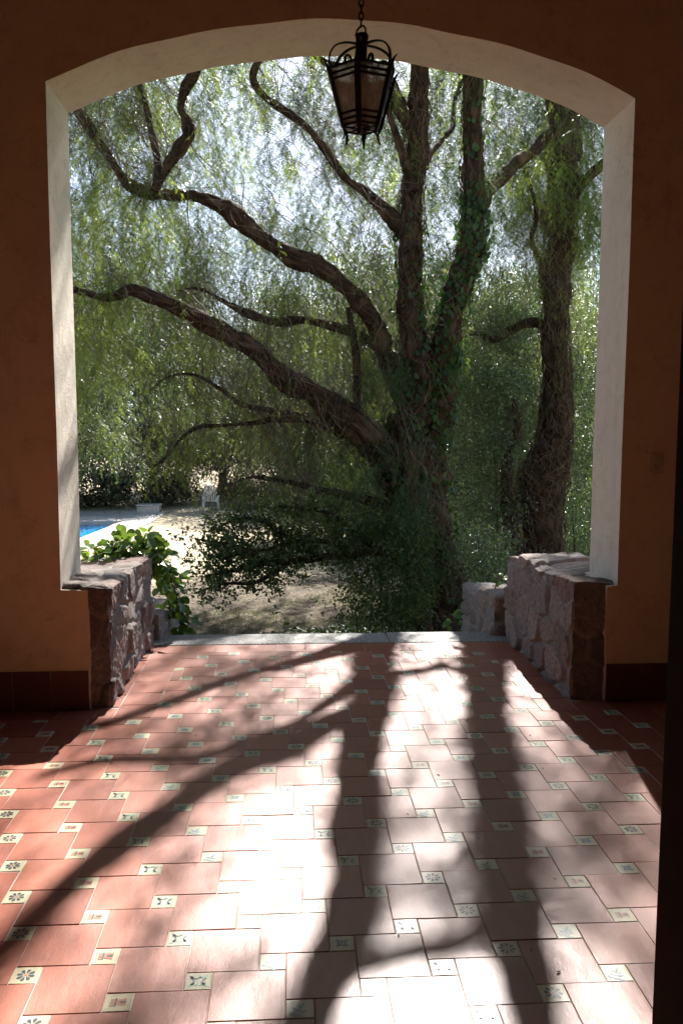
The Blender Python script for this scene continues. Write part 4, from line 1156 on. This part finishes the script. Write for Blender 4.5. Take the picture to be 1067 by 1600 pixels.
# broad leafed plant spilling over the left wall
def broad(name, label, cl, group=None):
    b0 = cl[0][0]; e_ = empty(name, (b0[0], b0[1], b0[2]), label, 'plant', group); Pq = []; Dq = []; Nq = []; Lq = []; mb = MB()
    for (a_, b_, n_, l0, l1, spread) in cl:
        a_ = np.array(a_); b_ = np.array(b_); path = catmull(np.array([a_, (a_ + b_) / 2 + [0, 0, .06], b_]), 6); mb.tube(path, .006, 5)
        for i in range(n_):
            t = path[rng.integers(0, len(path))]; out = unit(rng.normal(0, 1, 3) + np.array([.1, -.5, .5])); p1 = t + out * rng.uniform(.02, spread)
            Pq.append(p1); Dq.append(out + rng.normal(0, .4, 3) + [0, -.2, -.25]); Nq.append(rng.normal(0, .45, 3) + [0, -.5, .9]); Lq.append(rng.uniform(l0, l1)); mb.tube([t, (t + p1) / 2 + [0, 0, .01], p1], .0025, 4)
    Pq, Dq, Nq, Lq = map(np.array, (Pq, Dq, Nq, Lq)); d = unit(Dq); s_ = unit(np.cross(d, Nq)); n_ = np.cross(s_, d)
    # finer leaf: rounded outline, cupped along the midrib
    outl = [(0, 0), (.12, .22), (.32, .40), (.55, .42), (.78, .34), (.93, .2), (1.03, 0)]
    V = []; Q = []
    for i in range(len(Pq)):
        b0 = len(V)
        for (u, w) in outl:
            c_ = Pq[i] + d[i] * u * Lq[i] - n_[i] * Lq[i] * .22 * u * u
            V += [c_ - s_[i] * w * Lq[i] + n_[i] * w * Lq[i] * .3, c_, c_ + s_[i] * w * Lq[i] + n_[i] * w * Lq[i] * .3]
        for k in range(len(outl) - 1):
            Q += [(b0 + 3 * k, b0 + 3 * k + 3, b0 + 3 * k + 4, b0 + 3 * k + 1), (b0 + 3 * k + 1, b0 + 3 * k + 4, b0 + 3 * k + 5, b0 + 3 * k + 2)]
    Q = np.array(Q); rn = np.repeat(rng.random(len(Pq)), len(Q) // len(Pq))
    link('leaves', mesh_np('leaves', V, [Q], [M['big']], True, attrs={'rnd': ('FACE', rn)}), e_)
    mb.build('stalk', M['stalk'], e_, True)


pt = lambda x, y, Y: tuple(at(x, y, Y))
broad('broad_leaf_plant', 'bright green broad leafed creeper growing over the left stone wall', [
    (pt(215, 880, 6.1), pt(140, 872, 5.75), 60, .045, .08, .11), (pt(225, 875, 6.1), pt(175, 860, 5.9), 70, .045, .085, .12), (pt(240, 885, 6.15), pt(225, 850, 6.1), 44, .06, .10, .11),
    (pt(245, 885, 6.2), pt(262, 845, 6.2), 8, .05, .07, .05), (pt(240, 880, 6.2), pt(268, 905, 6.35), 50, .05, .09, .12), (pt(262, 895, 6.35), pt(288, 985, 6.7), 100, .05, .085, .13),
    (pt(250, 900, 6.3), pt(268, 960, 6.5), 34, .05, .08, .07)])
broad('broad_leaf_plant', 'small grey green plant at the foot of the right stone wall', [
    (pt(735, 995, 7.3), pt(728, 960, 7.3), 26, .05, .075, .09), (pt(715, 1000, 7.5), pt(712, 968, 7.5), 20, .05, .08, .1), (pt(770, 930, 6.6), pt(785, 905, 6.7), 14, .03, .05, .05)])


# ------------------------------------------------------------------ trees beyond
def far_tree_mesh(seed, h, r, n, lw=(.10, .2)):
    r_ = np.random.default_rng(seed); k = 34
    cc = r_.normal(0, 1, (k, 3)); cc = unit(cc) * (r_.random(k) ** .45)[:, None] * np.array([r, r, h * .42]) + np.array([0, 0, h * .56])
    j = r_.integers(0, k, n); P = cc[j] + r_.normal(0, 1, (n, 3)) * np.array([.42, .42, .38]) * (r / 2.6); P[:, 2] -= r_.exponential(.35, n)
    P = P[P[:, 2] > .15]; n = len(P); d = r_.normal(0, .5, (n, 3)) + np.array([0, 0, -1]); nr = r_.normal(0, 1, (n, 3)); L_ = r_.uniform(*lw, n)
    V, q = leaves(P, d, unit(nr), L_, L_ * .16)
    leaf = mesh_np('crown', V, [q], [M['far']], False, attrs={'rnd': ('FACE', np.tile((r_.random(k)[j[:n]] * .5 + r_.random(n) * .5), 2))})
    lm = LimbMesh(); lm.add(np.array([(0, 0, -.3, .2), (.1, .05, h * .2, .16), (-.05, .1, h * .4, .12), (.1, 0, h * .7, .05)]), 10, 5)
    for i in range(12):
        c_ = cc[i]; lm.add(np.array([(0, .05, h * (.15 + .03 * i), .07), (c_[0] * .5, c_[1] * .5, (c_[2] + h * .3) / 2 + .2, .045), (c_[0], c_[1], c_[2], .015)]), 6, 5)
    tm = mesh_np('trunk', np.concatenate(lm.V), lm.F, [M['bark_far']], True, uv=lm.UV)
    return leaf, tm


PR = [far_tree_mesh(5, 8.2, 3.4, 34000), far_tree_mesh(6, 9.4, 3.1, 34000), far_tree_mesh(9, 6.6, 3.4, 30000)]
desc = ['far tree behind the pool terrace, {}', 'far tree beyond the big pepper tree, {}', 'far tree in the right background, {}']
spots = [(-8.5, 33, 0, 1.0), (-10.5, 38.5, 1, 1.1), (-5.6, 37.5, 2, .9), (-3.2, 41, 0, 1.0), (-.2, 38, 1, .95), (2.6, 40, 0, 1.05), (5.6, 36, 2, 1.2), (8.8, 33, 1, 1.0), (11.8, 30, 0, 1.0),
         (1.3, 25.5, 2, .8), (3.0, 22.0, 0, .82), (4.6, 20.5, 1, .72), (7.2, 25.5, 2, 1.0), (3.2, 29, 1, 1.05), (-7.0, 45, 1, 1.3), (12.5, 41, 1, 1.3), (6.8, 46, 1, 1.4), (0, 50, 0, 1.5), (-14, 42, 0, 1.4)]
words = ['half hidden at the left jamb', 'tall one furthest left', 'low one left of the white chair', 'behind the white chair', 'dark one in the middle', 'behind the forked trunk', 'wide one right of the stems',
         'seen past the vine wrapped trunk', 'against the right jamb', 'nearest, left of the trunk', 'nearest, straight behind the trunk', 'slim one between the two trunks', 'behind the right trunk',
         'second row behind the forked stems', 'tall, back row at the left', 'tall, back row at the right', 'tall, back row right of centre', 'tallest, back row in the centre', 'outermost of the back row at the left']
for i, (x, y, p, s_) in enumerate(spots):
    e_ = bpy.data.objects.new('far_tree', None); COL.objects.link(e_); e_.location = (x, y, float(gz(x, y))); e_.scale = (s_, s_, s_); e_.rotation_euler = (0, 0, i * 1.7)
    tag(e_, 'grey green background tree, ' + words[i], 'tree', 'trees beyond the garden')
    for nm, me in (('crown', PR[p][0]), ('trunk', PR[p][1])):
        o = bpy.data.objects.new(nm, me); COL.objects.link(o); o.parent = e_
# hedge of low bushes behind the pool deck
def hedge_mesh(seed):
    r_ = np.random.default_rng(seed); c_ = r_.uniform(-1, 1, (30, 3)) * np.array([1.3, .6, .55]) + np.array([0, 0, .65])
    n = 5000; j = r_.integers(0, 30, n); P = c_[j] + r_.normal(0, .17, (n, 3)); P = P[P[:, 2] > .03]; n = len(P)
    L_ = r_.uniform(.07, .14, n); V, q = leaves(P, r_.normal(0, 1, (n, 3)), unit(r_.normal(0, .6, (n, 3)) + [0, 0, 1]), L_, L_ * .3)
    return mesh_np('low_bush', V, [q], [M['far']], False, attrs={'rnd': ('FACE', np.tile(r_.random(n), 2))})
hm = hedge_mesh(4)
for i, (x, y, s_) in enumerate(((-9.6, 35.4, 1.2), (-7.3, 35.8, 1.1), (-5.0, 36.0, 1.0), (-1.8, 35.6, .9), (.6, 31.5, 1.3), (3.4, 27, 1.2), (6.5, 30, 1.4))):
    o = bpy.data.objects.new('low_bush', hm); COL.objects.link(o); o.location = (x, y, float(gz(x, y)) - .05); o.scale = (s_, s_, s_); o.rotation_euler = (0, 0, i * 2.1)
    tag(o, 'low dark bush, ' + ['leftmost behind the pool', 'behind the pool, under the trees', 'right of the concrete block', 'right of the white chair', 'behind the big leaning limb', 'behind the main trunk', 'behind the right trunk'][i], 'bush', 'low bushes at the garden edge')
print('scene built')
